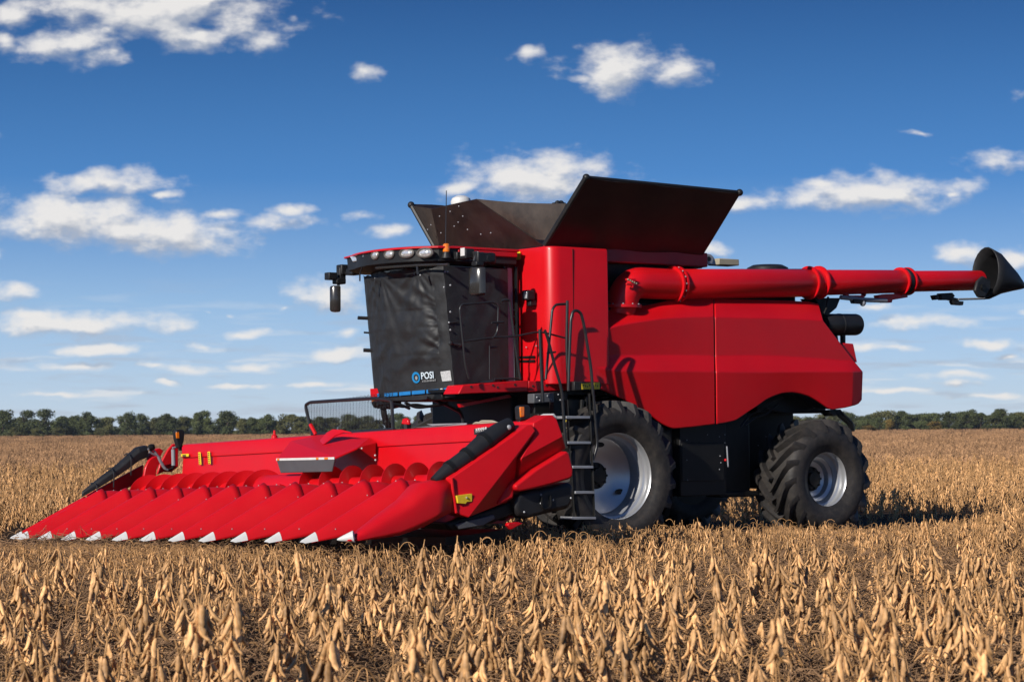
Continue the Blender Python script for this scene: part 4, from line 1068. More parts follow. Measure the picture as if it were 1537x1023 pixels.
# ---- dry soybean plants
def pod_mesh(b, p, d, L, wd, bend, n, m):
    """a curved flattened pod with three swellings, hanging from p along d"""
    d = d.normalized(); side = d.cross(Vector((0, 0, 1)))
    side = side.normalized() if side.length > .05 else Vector((1, 0, 0))
    up = side.cross(d); rings = []
    for i in range(m+1):
        t = i/m
        c = p+d*(L*t)+up*(-bend*L*math.sin(pi*t)*.8)
        r = wd*(.10+.90*math.sin(pi*min(1, max(0, t*.93+.03)))**.55)*(1+.13*math.cos(t*6*pi+pi))
        if t > .92: r *= .35
        rings.append([c+side*(r*math.cos(2*pi*k/n))+up*(r*.62*math.sin(2*pi*k/n)) for k in range(n)])
    b.grid(rings, True)
def make_plant(seed, h, hi, wiry=False, podscale=1.0):
    """stem builder and a list of pod cluster builders"""
    r = R(seed); st = MB(); cl = []
    n = 7; lean = Vector((r.uniform(-.12, .12), r.uniform(-.12, .12), 0)); pts = []
    ph = r.uniform(0, 6)
    for i in range(n+1):
        t = i/n; pts.append(Vector((lean.x*h*t*t+.012*math.sin(t*7+ph), lean.y*h*t*t+.012*math.cos(t*6+ph), h*t)))
    sides = 6 if hi else 4
    st.tube(pts, .01, sides, rad=[.0085-.0050*i/n for i in range(n+1)])
    def at_(t):
        k = min(n-1, int(t*n)); return pts[k].lerp(pts[k+1], t*n-k)
    nodes = int(h/.068); az = r.uniform(0, 6)
    for i in range(nodes):
        t = .16+.84*(i+r.uniform(-.2, .2))/nodes
        if t > 1: t = 1
        if (wiry and t > .45 and r.random() < .75) or r.random() < .22:        # bare bent twigs
            az += 2.2+r.uniform(-.6, .6); p = at_(t); o = Vector((math.cos(az), math.sin(az), 0)); L = r.uniform(.07, .18)
            q = [p, p+o*L*.35+Vector((0, 0, L*.55)), p+o*L*.75+Vector((0, 0, L*.60)), p+o*L*1.05+Vector((0, 0, L*r.uniform(-.3, .35)))]
            st.tube(rounded(q, .1, 2), .0035, 4, caps=False); continue
        c = MB(); p = at_(t)
        for k in range(r.choice((2, 3, 3, 4)) if not wiry else 2):
            az += 2.4+r.uniform(-.7, .7); o = Vector((math.cos(az), math.sin(az), 0))
            pt = r.uniform(.008, .030); q = p+o*pt+Vector((0, 0, r.uniform(-.004, .012)))
            st.tube([p, q], .0028, 3, caps=False)
            d = o*r.uniform(.12, .60)+Vector((0, 0, -1))*r.uniform(.7, 1.1)
            pod_mesh(c, q, d, r.uniform(.050, .080)*podscale, r.uniform(.0078, .0112)*podscale, r.uniform(-.05, .28), 7 if hi else 5, 9 if hi else 5)
        cl.append(c)
    # a side branch or two with pods
    for _ in range(r.choice((0, 1, 1, 2))):
        az = r.uniform(0, 6.28); t = r.uniform(.15, .45); p = at_(t); o = Vector((math.cos(az), math.sin(az), 0)); L = h*r.uniform(.3, .5)
        q = [p, p+o*L*.35+Vector((0, 0, L*.5)), p+o*L*.5+Vector((0, 0, L))]
        st.tube(rounded(q, .1, 2), .004, 5 if hi else 3, caps=False); c = MB()
        for s in (.5, .75, 1):
            pp = q[1].lerp(q[2], (s-.5)*2)
            for k in range(2):
                a2 = r.uniform(0, 6.28); o2 = Vector((math.cos(a2), math.sin(a2), 0)); pod_mesh(c, pp, o2*.5+Vector((0, 0, -.9)), r.uniform(.055, .08)*podscale, .009*podscale, r.uniform(0, .25), 7 if hi else 4, 9 if hi else 4)
        cl.append(c)
    return st, cl
def mesh_of(b, name, m, m2=None, nst=0):
    me = bpy.data.meshes.new(name); me.from_pydata(b.v, [], b.f); me.shade_smooth(); me.materials.append(m)
    if m2:
        me.materials.append(m2); me.polygons.foreach_set('material_index', [0 if i < nst else 1 for i in range(len(b.f))])
    return me

# where nothing can stand: the machine's wheels and body, the header
def blocked(x, y, pad=0):
    p = ROT.transposed() @ (Vector((x, y, 0))-ORG)
    if -4.5 < p.x < 1.3 and abs(p.y) < 2.0+pad: return True
    if 1.3 <= p.x < 3.5 and abs(p.y) < 1.2: return True
    if 2.9 < p.x < 4.75 and -4.75-pad < p.y < 4.85+pad: return True
    return False
def under(x, y):                                        # below the snouts: only short plants
    p = ROT.transposed() @ (Vector((x, y, 0))-ORG)
    return 4.7 <= p.x < 6.1 and abs(p.y) < 4.95
CAPL = [(-400, 813), (20, 813), (520, 817), (560, 800), (640, 800), (700, 790), (1310, 790), (1400, 784), (1470, 770), (1540, 715), (2000, 660)]
def cap(x, y):
    """the crop right in front of the machine was trodden and stands lower"""
    px = CX+F*x/y
    for a, c in zip(CAPL, CAPL[1:]):
        if a[0] <= px < c[0]:
            L = a[1]+(c[1]-a[1])*(px-a[0])/(c[0]-a[0]); return CAMH-(L-(641-.0072*(px-CX)))*y/F
    return 1
# hand-picked tall plants close to the lens (pixel of the top, distance, height)
protos = []
PH = (.44, .50, .40, .55, .47, .52, .38, .50, .46, .82, .92)
for k in range(11):
    st, cl = make_plant(100+k, PH[k], True, wiry=(k in (2, 6)), podscale=1.5 if k < 9 else 1.75)
    protos.append((mesh_of(st, 'plant_stem', STEM), [mesh_of(c, 'pod_cluster', POD) for c in cl], PH[k]))
LAB = 'dry tan soybean plant hung with brown pods, standing in the near rows before the harvester'
GRP = 'soybean plants in the near rows before the harvester'
def put_plant(x, y, k, s, rz, tilt=(0, 0), label=LAB, group=GRP):
    st, cl, h = protos[k]
    o = bpy.data.objects.new('soybean_plant', st); col.objects.link(o)
    o.location = (x, y, gz(x, y)-.01); o.rotation_euler = (tilt[0], tilt[1], rz); o.scale = (s, s, s)
    tag(o, label, 'soybean plant', group)
    for c in cl:
        q = bpy.data.objects.new('pod_cluster', c); col.objects.link(q); q.parent = o
    return o
HERO = [(270, 884, 8.4, 10, 'tall blurred soybean plant at the bottom edge, pods spread wide, left of the middle'),
        (352, 882, 9.5, 9, 'soybean plant with one pod pointing left, beside the tall blurred plant'),
        (603, 925, 8.0, 10, 'blurred soybean plant at the bottom edge below the cab, drooping pods in a tent'),
        (908, 850, 11.0, 9, 'straight tall soybean plant in front of the big front wheel'),
        (1165, 905, 8.5, 10, 'blurred soybean plant at the bottom edge between the two wheels'),
        (862, 905, 9.0, 9, 'soybean plant with a clump of fat pods at its bent top, below the boarding ladder'),
        (1237, 850, 12.0, 10, 'tall pale podded soybean plant below the rear wheel'),
        (1345, 890, 9.3, 9, 'tall bright soybean plant below right of the rear wheel'),
        (1465, 935, 8.0, 10, 'blurred soybean plant at the bottom right corner'),
        (495, 860, 11.5, 9, 'upright soybean plant under the middle of the corn header'),
        (135, 835, 13.0, 10, 'upright soybean plant under the far left snouts of the header')]
taken = []
for px, py, Y, k, lab in HERO:
    p = W(px, py, Y); h = protos[k][2]; put_plant(p.x, p.y, k, min(1.25, max(.6, p.z/h)), px*.7, label=lab, group=None); taken.append((p.x, p.y))
rr = R(21); cand = []
y = 8.5
while y < 23.5:
    half = .262*y+.5
    x = -half+rr.uniform(0, .3)
    while x < half:
        xx, yv = x+rr.gauss(0, .07), y+rr.gauss(0, .09)
        if not blocked(xx, yv, .1) and not under(xx, yv) and all((xx-a)**2+(yv-c)**2 > .16 for a, c in taken): cand.append((xx, yv))
        x += rr.uniform(.25, .43)
    y += .60+.010*y
cand.sort(key=lambda q: q[1])
near, rest = cand[:285], cand[285:]
for x, yv in near:
    k = rr.randrange(9)
    put_plant(x, yv, k, min(rr.uniform(.92, 1.32), max(.2, cap(x, yv)*rr.uniform(.9, 1.08)/protos[k][2])), rr.uniform(0, 6.28), (rr.gauss(0, .09), rr.gauss(0, .09)))

# ---- the rest of the crop: scattered copies as one mass
def scatter(name, variants, pts, label, cat, smin=1):
    """pts: (x, y, z, rz, scale, variant)"""
    me = bpy.data.meshes.new(name); me.from_pydata([p[:3] for p in pts], [], [])
    for nm, ty in (('rot', 'FLOAT_VECTOR'), ('scl', 'FLOAT_VECTOR'), ('vid', 'INT')): me.attributes.new(nm, ty, 'POINT')
    me.attributes['rot'].data.foreach_set('vector', [c for p in pts for c in (p[6] if len(p) > 6 else 0, p[7] if len(p) > 7 else 0, p[3])])
    me.attributes['scl'].data.foreach_set('vector', [c for p in pts for c in (p[4], p[4], p[4]*(p[8] if len(p) > 8 else 1))])
    me.attributes['vid'].data.foreach_set('value', [p[5] for p in pts])
    o = bpy.data.objects.new(name, me); col.objects.link(o)
    ng = bpy.data.node_groups.new(name, 'GeometryNodeTree')
    ng.interface.new_socket('Geometry', in_out='INPUT', socket_type='NodeSocketGeometry'); ng.interface.new_socket('Geometry', in_out='OUTPUT', socket_type='NodeSocketGeometry')
    N, Lk = ng.nodes, ng.links
    gi, go = N.new('NodeGroupInput'), N.new('NodeGroupOutput'); ip = N.new('GeometryNodeInstanceOnPoints'); ip.inputs['Pick Instance'].default_value = True
    jn = N.new('GeometryNodeGeometryToInstance')
    for v in reversed(variants):
        oi = N.new('GeometryNodeObjectInfo'); oi.inputs['Object'].default_value = v; oi.inputs['As Instance'].default_value = True
        Lk.new(oi.outputs['Geometry'], jn.inputs[0])
    for nm, ty, sk in (('rot', 'FLOAT_VECTOR', 'Rotation'), ('scl', 'FLOAT_VECTOR', 'Scale'), ('vid', 'INT', 'Instance Index')):
        a = N.new('GeometryNodeInputNamedAttribute'); a.data_type = ty; a.inputs['Name'].default_value = nm
        Lk.new(a.outputs['Attribute'], ip.inputs[sk])
    jn2 = N.new('GeometryNodeJoinGeometry')
    for l in list(jn.inputs[0].links): pass
    N.remove(jn)
    for v in variants[::-1]:
        oi = [n for n in N if n.bl_idname == 'GeometryNodeObjectInfo' and n.inputs['Object'].default_value == v][0]
        Lk.new(oi.outputs['Geometry'], jn2.inputs[0])
    Lk.new(jn2.outputs[0], ip.inputs['Instance']); Lk.new(gi.outputs[0], ip.inputs['Points']); Lk.new(ip.outputs[0], go.inputs[0])
    md = o.modifiers.new('scatter', 'NODES'); md.node_group = ng
    return tag(o, label, cat, kind='stuff')
def joined(seed, h, wiry, ps=1.0, hi=False):
    st, cl = make_plant(seed, h, hi, wiry, ps); b = MB(); b.add(st.v, st.f); nst = len(b.f)
    for c in cl: b.add(c.v, c.f)
    return b, nst
VAR = []
for k in range(10):
    b, nst = joined(300+k, .40+.012*k, k in (1, 4, 7), 1.25)
    VAR.append(bpy.data.objects.new('crop_plant', mesh_of(b, 'crop_plant', STEM, POD, nst)))
CL = []
for k in range(4):                                       # a patch of plants for the far field
    b = MB(); r = R(50+k)
    for j in range(16):
        st, cl = make_plant(900+k*40+j, r.uniform(.36, .52), False, r.random() < .3, 1.7)
        dx, dy, a = r.uniform(-1.1, 1.1), r.uniform(-1.1, 1.1), r.uniform(0, 6)
        for s in [st]+cl:
            b.add([Vector((dx+v.x*math.cos(a)-v.y*math.sin(a), dy+v.x*math.sin(a)+v.y*math.cos(a), v.z)) for v in s.v], s.f)
    CL.append(bpy.data.objects.new('crop_patch', mesh_of(b, 'crop_patch', CROPM)))
LIT = []
for k in range(4):                                       # a patch of fallen straw
    b = MB(); r = R(70+k)
    for j in range(95):
        x, y = r.uniform(-.6, .6), r.uniform(-.6, .6); a = r.uniform(0, 6.28); L = r.uniform(.05, .22); z = r.random()**1.6*.22
        d = Vector((math.cos(a), math.sin(a), 0)); sd_ = Vector((-d.y, d.x, 0))*r.uniform(-.4, .4)
        p = Vector((x, y, z)); q = [p, p+d*L*.5+sd_*L*.5+Vector((0, 0, r.uniform(0, .06))), p+d*L+Vector((0, 0, r.uniform(-.02, .10)))]
        b.tube(rounded(q, .5, 2), r.uniform(.0018, .0038), 3, caps=False)
        if j % 5 == 0: pod_mesh(b, p+sd_, d+Vector((0, 0, r.uniform(-.1, .2))), r.uniform(.05, .08), .010, .2, 4, 4)
    LIT.append(bpy.data.objects.new('straw_patch', mesh_of(b, 'straw_patch', STRAW)))

rr = R(33); pts = []
VH = [.40+.012*k for k in range(10)]
for x, yv in rest: pts.append((x, yv, -.01, rr.uniform(0, 6.28), rr.uniform(.82, 1.12), rr.randrange(10), rr.gauss(0, .1), rr.gauss(0, .1)))
# low growth between the near rows
y = 7.0
while y < 24:
    half = .265*y+.6; x = -half
    while x < half:
        if not blocked(x, y, -.3):
            s = rr.uniform(.4, .85)
            pts.append((x+rr.gauss(0, .1), y+rr.gauss(0, .12), -.01, rr.uniform(0, 6.28), s, rr.choice((1, 4, 7, 1, 4, 7, rr.randrange(10))), rr.gauss(0, .25), rr.gauss(0, .25)))
        x += rr.uniform(.34, .75)
    y += .46
# fringe right against the machine's near side and under the snouts
for i in range(620):
    mx_, my_ = rr.uniform(-6, 4.6), 2.15+abs(rr.gauss(0, .9))
    if mx_ > 2.8: my_ += 2.75
    p = ORG+ROT@Vector((mx_, my_, 0))
    if not blocked(p.x, p.y): pts.append((p.x, p.y, -.01, rr.uniform(0, 6.28), rr.uniform(.72, 1.05), rr.choice((1, 4, 7, 1, 4, 7, 0, 2, 3, 5)), rr.gauss(0, .15), rr.gauss(0, .15)))
for i in range(420):
    mx_, my_ = rr.uniform(4.8, 6.6), rr.uniform(-5.2, 5.0)
    p = ORG+ROT@Vector((mx_, my_, 0)); lim = .58+.03*my_+(max(0, 5.9-mx_)*.1)
    pts.append((p.x, p.y, -.01, rr.uniform(0, 6.28), min(rr.uniform(.5, .85), lim*1.1) if mx_ < 6 else rr.uniform(.7, 1.0), rr.choice((1, 4, 7, 0, 2, 3)), rr.gauss(0, .2), rr.gauss(0, .2)))
for i in range(380):
    mx_, my_ = rr.uniform(6.0, 8.2), rr.uniform(-5.4, 4.6)
    p = ORG+ROT@Vector((mx_, my_, 0)); pts.append((p.x, p.y, -.01, rr.uniform(0, 6.28), rr.uniform(.65, 1.0), rr.choice((1, 4, 7, 1, 4, 7, 0, 3)), rr.gauss(0, .25), rr.gauss(0, .25)))
# behind and beside the machine, dense
y = 22.0
while y < 75:
    half = .275*y+2; x = -half; st_ = .22+.0045*(y-22)
    while x < half:
        xx, yv = x+rr.gauss(0, .08), y+rr.gauss(0, .1)
        if not blocked(xx, yv, .15) and not under(xx, yv) and (yv > 23.5 or xx < -6.6 or xx > 5): 
            pts.append((xx, yv, -.02, rr.uniform(0, 6.28), rr.uniform(.85, 1.28), rr.randrange(10), rr.gauss(0, .1), rr.gauss(0, .1)))
        x += st_*rr.uniform(.7, 1.5)
    y += .34+.010*(y-22)
pp = []
for q in pts:
    q = list(q)
    ml = ROT.transposed() @ (Vector((q[0], q[1], 0))-ORG)
    if ml.x < -4.3 and abs(ml.y) < 2.3 and ml.x > -16: q[4] *= .35
    elif q[1] < 26.5 or (ml.x > 4.6 and ml.y > -6.5) or (ml.x > -12 and ml.y > 1.8):
        c_ = cap(q[0], q[1])
        if c_ < .06 and not under(q[0], q[1]): continue
        px_ = CX+F*q[0]/q[1]
        k_ = rr.uniform(.86, 1.04) if px_ < 530 else rr.choice((rr.uniform(.75, 1.05), rr.uniform(.8, 1.1), rr.uniform(1.0, 1.45)))
        q[4] = min(q[4], max(.15, c_*k_/VH[q[5]]))
    pp.append(tuple(q))
pts = pp
scatter('soybean_crop', VAR, pts, 'dense tan dry soybean crop filling the field round and behind the harvester', 'soybean crop')
pts = []
y = 70
while y < 556:
    half = .28*y+4; x = -half; st_ = 1.3+.012*(y-70)
    while x < half:
        pts.append((x+rr.uniform(-.5, .5), y+rr.uniform(-1.5, 1.5), -.03, rr.uniform(0, 6.28), rr.uniform(.9, 1.2), rr.randrange(4), 0, 0))
        x += st_*rr.uniform(.7, 1.3)
    y += 1.5+.02*(y-70)
scatter('distant_crop', CL, pts, 'far part of the dry soybean field reaching to the trees', 'soybean crop')
pts = []
y = 6.4
while y < 27:
    half = .265*y+1; x = -half
    while x < half:
        pts.append((x+rr.uniform(-.2, .2), y+rr.uniform(-.2, .2), gz(x, y), rr.uniform(0, 6.28), rr.uniform(.85, 1.15), rr.randrange(4)))
        x += .62
    y += .62
scatter('straw_litter', LIT, pts, 'fallen stalks and pods littering the soil between the rows', 'straw')

# ================================================================== TREES
def leafmat(name, base):
    m = bpy.data.materials.new(name); m.use_nodes = True
    nt = m.node_tree; N = nt.nodes; Lk = nt.links; b = N['Principled BSDF']; b.inputs['Roughness'].default_value = .7; b.inputs['Specular IOR Level'].default_value = .2
    tc = N.new('ShaderNodeTexCoord'); nz = N.new('ShaderNodeTexNoise'); nz.inputs['Scale'].default_value = .8; nz.inputs['Detail'].default_value = 5; Lk.new(tc.outputs['Object'], nz.inputs['Vector'])
    rm = N.new('ShaderNodeValToRGB'); e = rm.color_ramp.elements; e[0].position = .35; e[1].position = .66
    e[0].color = (*[c*.6 for c in base], 1); e[1].color = (*[c*1.45 for c in base], 1); Lk.new(nz.outputs['Fac'], rm.inputs['Fac'])
    oi = N.new('ShaderNodeObjectInfo'); mr = N.new('ShaderNodeMapRange'); mr.inputs['To Min'].default_value = .75; mr.inputs['To Max'].default_value = 1.25; Lk.new(oi.outputs['Random'], mr.inputs['Value'])
    hs = N.new('ShaderNodeHueSaturation'); Lk.new(mr.outputs['Result'], hs.inputs['Value']); Lk.new(rm.outputs['Color'], hs.inputs['Color']); Lk.new(hs.outputs['Color'], b.inputs['Base Color'])
    return m
LEAF = leafmat('oak_leaves', (.074, .086, .030)); LEAF2 = leafmat('olive_leaves', (.105, .102, .035)); LEAFY = leafmat('yellow_leaves', (.22, .145, .035))
BARK = plainmat('bark', (.07, .05, .035))
def crown_mesh(seed, nl, loose, low=True):
    """unit crown: about 1 wide and 1 tall, base at 0"""
    r = R(seed); b = MB(); lobes = []
    for i in range(nl):
        a = r.uniform(0, 2*pi); q = r.uniform(.05, .40); z = r.uniform(.12 if not low else .05, .84)
        k = 1-.55*max(0, (z-.5)/.5); lobes.append((Vector((q*k*math.cos(a), q*k*math.sin(a), z)), r.uniform(.12, .21)))
    lobes.append((Vector((r.uniform(-.1, .1), 0, .84)), .14))
    for c, rad in lobes:
        for j in range(int(190*rad/.16)):
            n = Vector((r.gauss(0, 1), r.gauss(0, 1), r.gauss(0, 1))).normalized(); p = c+Vector((n.x*rad, n.y*rad, n.z*rad*.82))*(r.random()**.33)*(1+loose*r.random()*.4)
            if p.z < .03: continue
            s = r.uniform(.018, .036); u = (n+Vector((r.gauss(0, .7), r.gauss(0, .7), r.gauss(0, .7)))).normalized(); w = u.orthogonal().normalized(); v = u.cross(w)
            a = r.uniform(0, 6); e1 = w*math.cos(a)+v*math.sin(a); e2 = u.cross(e1)
            b.add([p+e1*s, p+e2*s*.7, p-e1*s, p-e2*s*.7], [(0, 1, 2, 3)])
    return b
def trunk_mesh(seed):
    r = R(seed); b = MB(); b.tube([Vector((0, 0, 0)), Vector((.01, .0, .2)), Vector((r.uniform(-.04, .04), .0, .45)), Vector((r.uniform(-.06, .06), 0, .75))], .03, 7, rad=[.045, .032, .024, .010])
    for k in range(4):
        a = r.uniform(0, 6.28); z = r.uniform(.18, .5); b.tube([Vector((.01, 0, z)), Vector((.14*math.cos(a), .14*math.sin(a), z+.14)), Vector((.26*math.cos(a), .26*math.sin(a), z+.26))], .01, 5, rad=[.018, .012, .006])
    return b
CROWN = []
for k in range(8):
    me = {}
    cb_ = crown_mesh(500+k, (17, 20, 16, 18, 21, 15, 19, 18)[k], (.2, .5, .9, .3, .4, .8, .3, .6)[k], low=k not in (2, 5))
    for nm, mt in (('g', LEAF), ('o', LEAF2), ('y', LEAFY)):
        m_ = mesh_of(cb_, 'tree_crown', mt); me[nm] = m_
    CROWN.append((me, mesh_of(trunk_mesh(600+k), 'tree_trunk', BARK)))
TG = 'trees lining the far edge of the field'
def tree(px, topy, wpx, k, hue, label, Y, group=None, cat='tree', name='tree'):
    p = W(px, topy, Y); w = wpx/F*Y; h = p.z
    me, tr = CROWN[k]
    o = bpy.data.objects.new(name, None); col.objects.link(o); o.location = (p.x, Y, 0); o.rotation_euler = (0, 0, px*.37); o.empty_display_size = 2
    tag(o, label, cat, group)
    c = bpy.data.objects.new('crown', me[hue]); col.objects.link(c); c.parent = o; c.scale = (w*1.18, w*1.18, h*1.0)
    t = bpy.data.objects.new('trunk', tr); col.objects.link(t); t.parent = o; t.scale = (w, w, h)
    return o
ordn = ['first', 'second', 'third', 'fourth', 'fifth', 'sixth', 'seventh', 'eighth', 'ninth', 'tenth', 'eleventh', 'twelfth', 'thirteenth', 'fourteenth', 'fifteenth', 'sixteenth', 'seventeenth', 'eighteenth', 'nineteenth', 'twentieth', 'twenty-first', 'twenty-second', 'twenty-third']
left = [(4,612,36,0,'g','round dark'),(34,614,36,1,'g','broad dark'),(68,611,42,2,'g','tall gappy crowned'),(94,625,24,3,'g','low dark'),(108,622,24,6,'g','slim'),(134,616,34,4,'g','full crowned'),(161,624,28,7,'o','low olive'),(189,617,30,5,'g','open topped'),(211,618,24,2,'g','thin crowned'),(231,626,24,3,'o','low rounded'),(254,619,34,4,'g','broad'),(274,624,26,6,'o','mid sized'),(296,616,30,0,'g','upright'),(313,614.5,28,1,'g','tall dense'),(341,614,36,7,'g','big round'),(362,627,22,3,'o','small olive'),(377,624,24,6,'g','mid sized'),(400,620,34,4,'g','big rounded'),(423,629,26,0,'o','low pale'),(449,624,32,1,'o','rounded pale'),(470,633,30,3,'o','low bushy'),(514,630,36,5,'o','spreading pale'),(532,625,28,4,'g','pointed dark'),(560,632,36,3,'o','low spreading')]
for i, (px, ty, w, k, h_, look) in enumerate(left):
    ext = ', seen through the wire mesh guard' if px > 465 else ''
    lab = '%s green tree%s, %s from left in far row' % (look, ext, ordn[i]) if i < len(ordn) else '%s green tree seen through the wire mesh guard' % look
    tree(px, ty, w, k, h_, lab, 535+(i*37 % 23), TG)
right = [(1250,620,28,3,'o','olive'),(1271,618.5,26,1,'g','tall hazy'),(1299,625,30,3,'g','low round'),(1320,624,26,0,'g','round'),(1335,628,18,6,'y','small ochre'),(1357,615,38,4,'g','big dark dense'),(1388,619.5,30,1,'g','broad'),(1406,622,24,3,'g','low'),(1424,615.5,30,6,'g','tall rounded'),(1447,615.5,32,7,'g','wide'),(1472,617,32,0,'g','dense'),(1498,611.5,36,4,'g','tallest dark'),(1519,618,26,3,'g','lower round'),(1535,617,28,1,'o','olive')]
for i, (px, ty, w, k, h_, look) in enumerate(right):
    tree(px, ty, w, k, h_, '%s tree in the far row, %s rightwards from the harvester tail' % (look, ordn[i]), 540+(i*29 % 21), TG)
for px, ty, w, k, h_, lab in ((1402,631,26,7,'y','yellow leaved bush before the trees right of the harvester'), (1305,637,24,3,'y','low yellow bush at the tree row just right of the rear wheel'),(1335,634,16,6,'y','small ochre bush at the foot of the big dark dense tree')):
    tree(px, ty, w, k, h_, lab, 531, None, 'bush', 'bush')
for px, ty, w, k, lab in ((88,640,22,3,'low olive bush at the foot of the trees, third from the left end'),(150,641,20,6,'low olive bush at the tree row above the far end of the header'),(20,640,18,1,'low olive bush at the foot of the trees, nearest the left end'),(55,641,20,3,'low olive bush at the foot of the tall gappy tree')):
    tree(px, ty, w, k, 'o', lab, 531, None, 'bush', 'bush')
rr = R(77)
for px in range(600, 1245, 27):
    tree(px+rr.uniform(-6, 6), 619+rr.uniform(-4, 7), rr.uniform(28, 38), rr.randrange(8), rr.choice('ggo'), 'green tree of the far row hidden behind the harvester', 545+rr.uniform(-8, 8), TG)
rr = R(78)                                               # a second rank behind closes the gaps
n2 = 0
for px in range(-60, 1640, 17):
    if 610 < px < 1240: continue
    tree(px+rr.uniform(-7, 7), rr.uniform(617, 629)-.006*(px-700), rr.uniform(30, 44), rr.randrange(8), rr.choice('ggo'), 'dim green tree in the second rank, mostly covered by the front row', 556+rr.uniform(0, 12), 'trees of the second rank behind the far row')

# ================================================================== SKY AND SUN
Lm = Vector((-1.36, -.42, -.68)).normalized()            # travel of the sunlight in the machine's frame
Lw = ROT @ Lm; to_sun = -Lw
el = math.asin(to_sun.z); az = math.atan2(to_sun.x, to_sun.y)
sd = bpy.data.lights.new('sun', 'SUN'); sd.energy = 5.0; sd.angle = math.radians(.53); sd.color = (1, .95, .87)
so = bpy.data.objects.new('sun', sd); col.objects.link(so); so.rotation_euler = to_sun.to_track_quat('Z', 'Y').to_euler(); so.location = (0, 0, 60)
w = bpy.data.worlds.new('World'); C.world = w; w.use_nodes = True
nt = w.node_tree; N = nt.nodes; Lk = nt.links
bg = N['Background']; bg.inputs['Strength'].default_value = .092
sky = N.new('ShaderNodeTexSky'); sky.sky_type = 'NISHITA'; sky.sun_disc = False; sky.sun_elevation = el; sky.sun_rotation = az; sky.air_density = 1.0; sky.dust_density = .6; sky.ozone_density = 2.0
tc = N.new('ShaderNodeTexCoord'); sep = N.new('ShaderNodeSeparateXYZ'); Lk.new(tc.outputs['Generated'], sep.inputs[0])
def mth(op, a, b=None, c=None, clamp=False):
    n = N.new('ShaderNodeMath'); n.operation = op; n.use_clamp = clamp
    for i, v in enumerate((a, b, c)):
        if v is None: continue
        if isinstance(v, (int, float)): n.inputs[i].default_value = v
        else: Lk.new(v, n.inputs[i])
    return n.outputs[0]
def vmt(op, a, b=None):
    n = N.new('ShaderNodeVectorMath'); n.operation = op
    for i, v in enumerate((a, b)):
        if v is None: continue
        if isinstance(v, (tuple, list)): n.inputs[i].default_value = v
        else: Lk.new(v, n.inputs[i])
    return n.outputs['Value'] if op in ('LENGTH', 'DOT_PRODUCT') else n.outputs[0]
# a clear dry sky: the deep blue comes down close to the horizon
zz = mth('MAXIMUM', sep.outputs['Z'], .0)
z2 = mth('MULTIPLY', zz, 4.2)
cmb = N.new('ShaderNodeCombineXYZ'); Lk.new(sep.outputs['X'], cmb.inputs[0]); Lk.new(sep.outputs['Y'], cmb.inputs[1]); Lk.new(z2, cmb.inputs[2])
Lk.new(vmt('NORMALIZE', cmb.outputs[0]), sky.inputs['Vector'])
hs = N.new('ShaderNodeHueSaturation'); hs.inputs['Saturation'].default_value = 1.22; hs.inputs['Value'].default_value = 1.0; Lk.new(sky.outputs[0], hs.inputs['Color'])
tint = N.new('ShaderNodeMix'); tint.data_type = 'RGBA'; tint.blend_type = 'MULTIPLY'; tint.inputs['Factor'].default_value = 1; Lk.new(hs.outputs[0], tint.inputs['A']); tint.inputs['B'].default_value = (.66, .93, 1.25, 1)
hz = N.new('ShaderNodeMapRange'); hz.inputs['From Min'].default_value = .215; hz.inputs['From Max'].default_value = 0; Lk.new(sep.outputs['Z'], hz.inputs['Value'])
air = N.new('ShaderNodeMix'); air.data_type = 'RGBA'; Lk.new(mth('MULTIPLY', mth('POWER', hz.outputs[0], .85), .97), air.inputs['Factor']); Lk.new(tint.outputs['Result'], air.inputs['A']); hr = N.new('ShaderNodeValToRGB'); Lk.new(mth('DIVIDE', zz, .25), hr.inputs['Fac']); Lk.new(vmt('MULTIPLY', hr.outputs[0], (10, 10, 10)), air.inputs['B'])
hr.color_ramp.elements[0].color = (.58, .68, .80, 1); hr.color_ramp.elements[1].color = (.05, .25, .58, 1); e_ = hr.color_ramp.elements.new(.24); e_.color = (.40, .60, .82, 1); e_ = hr.color_ramp.elements.new(.48); e_.color = (.12, .35, .74, 1)
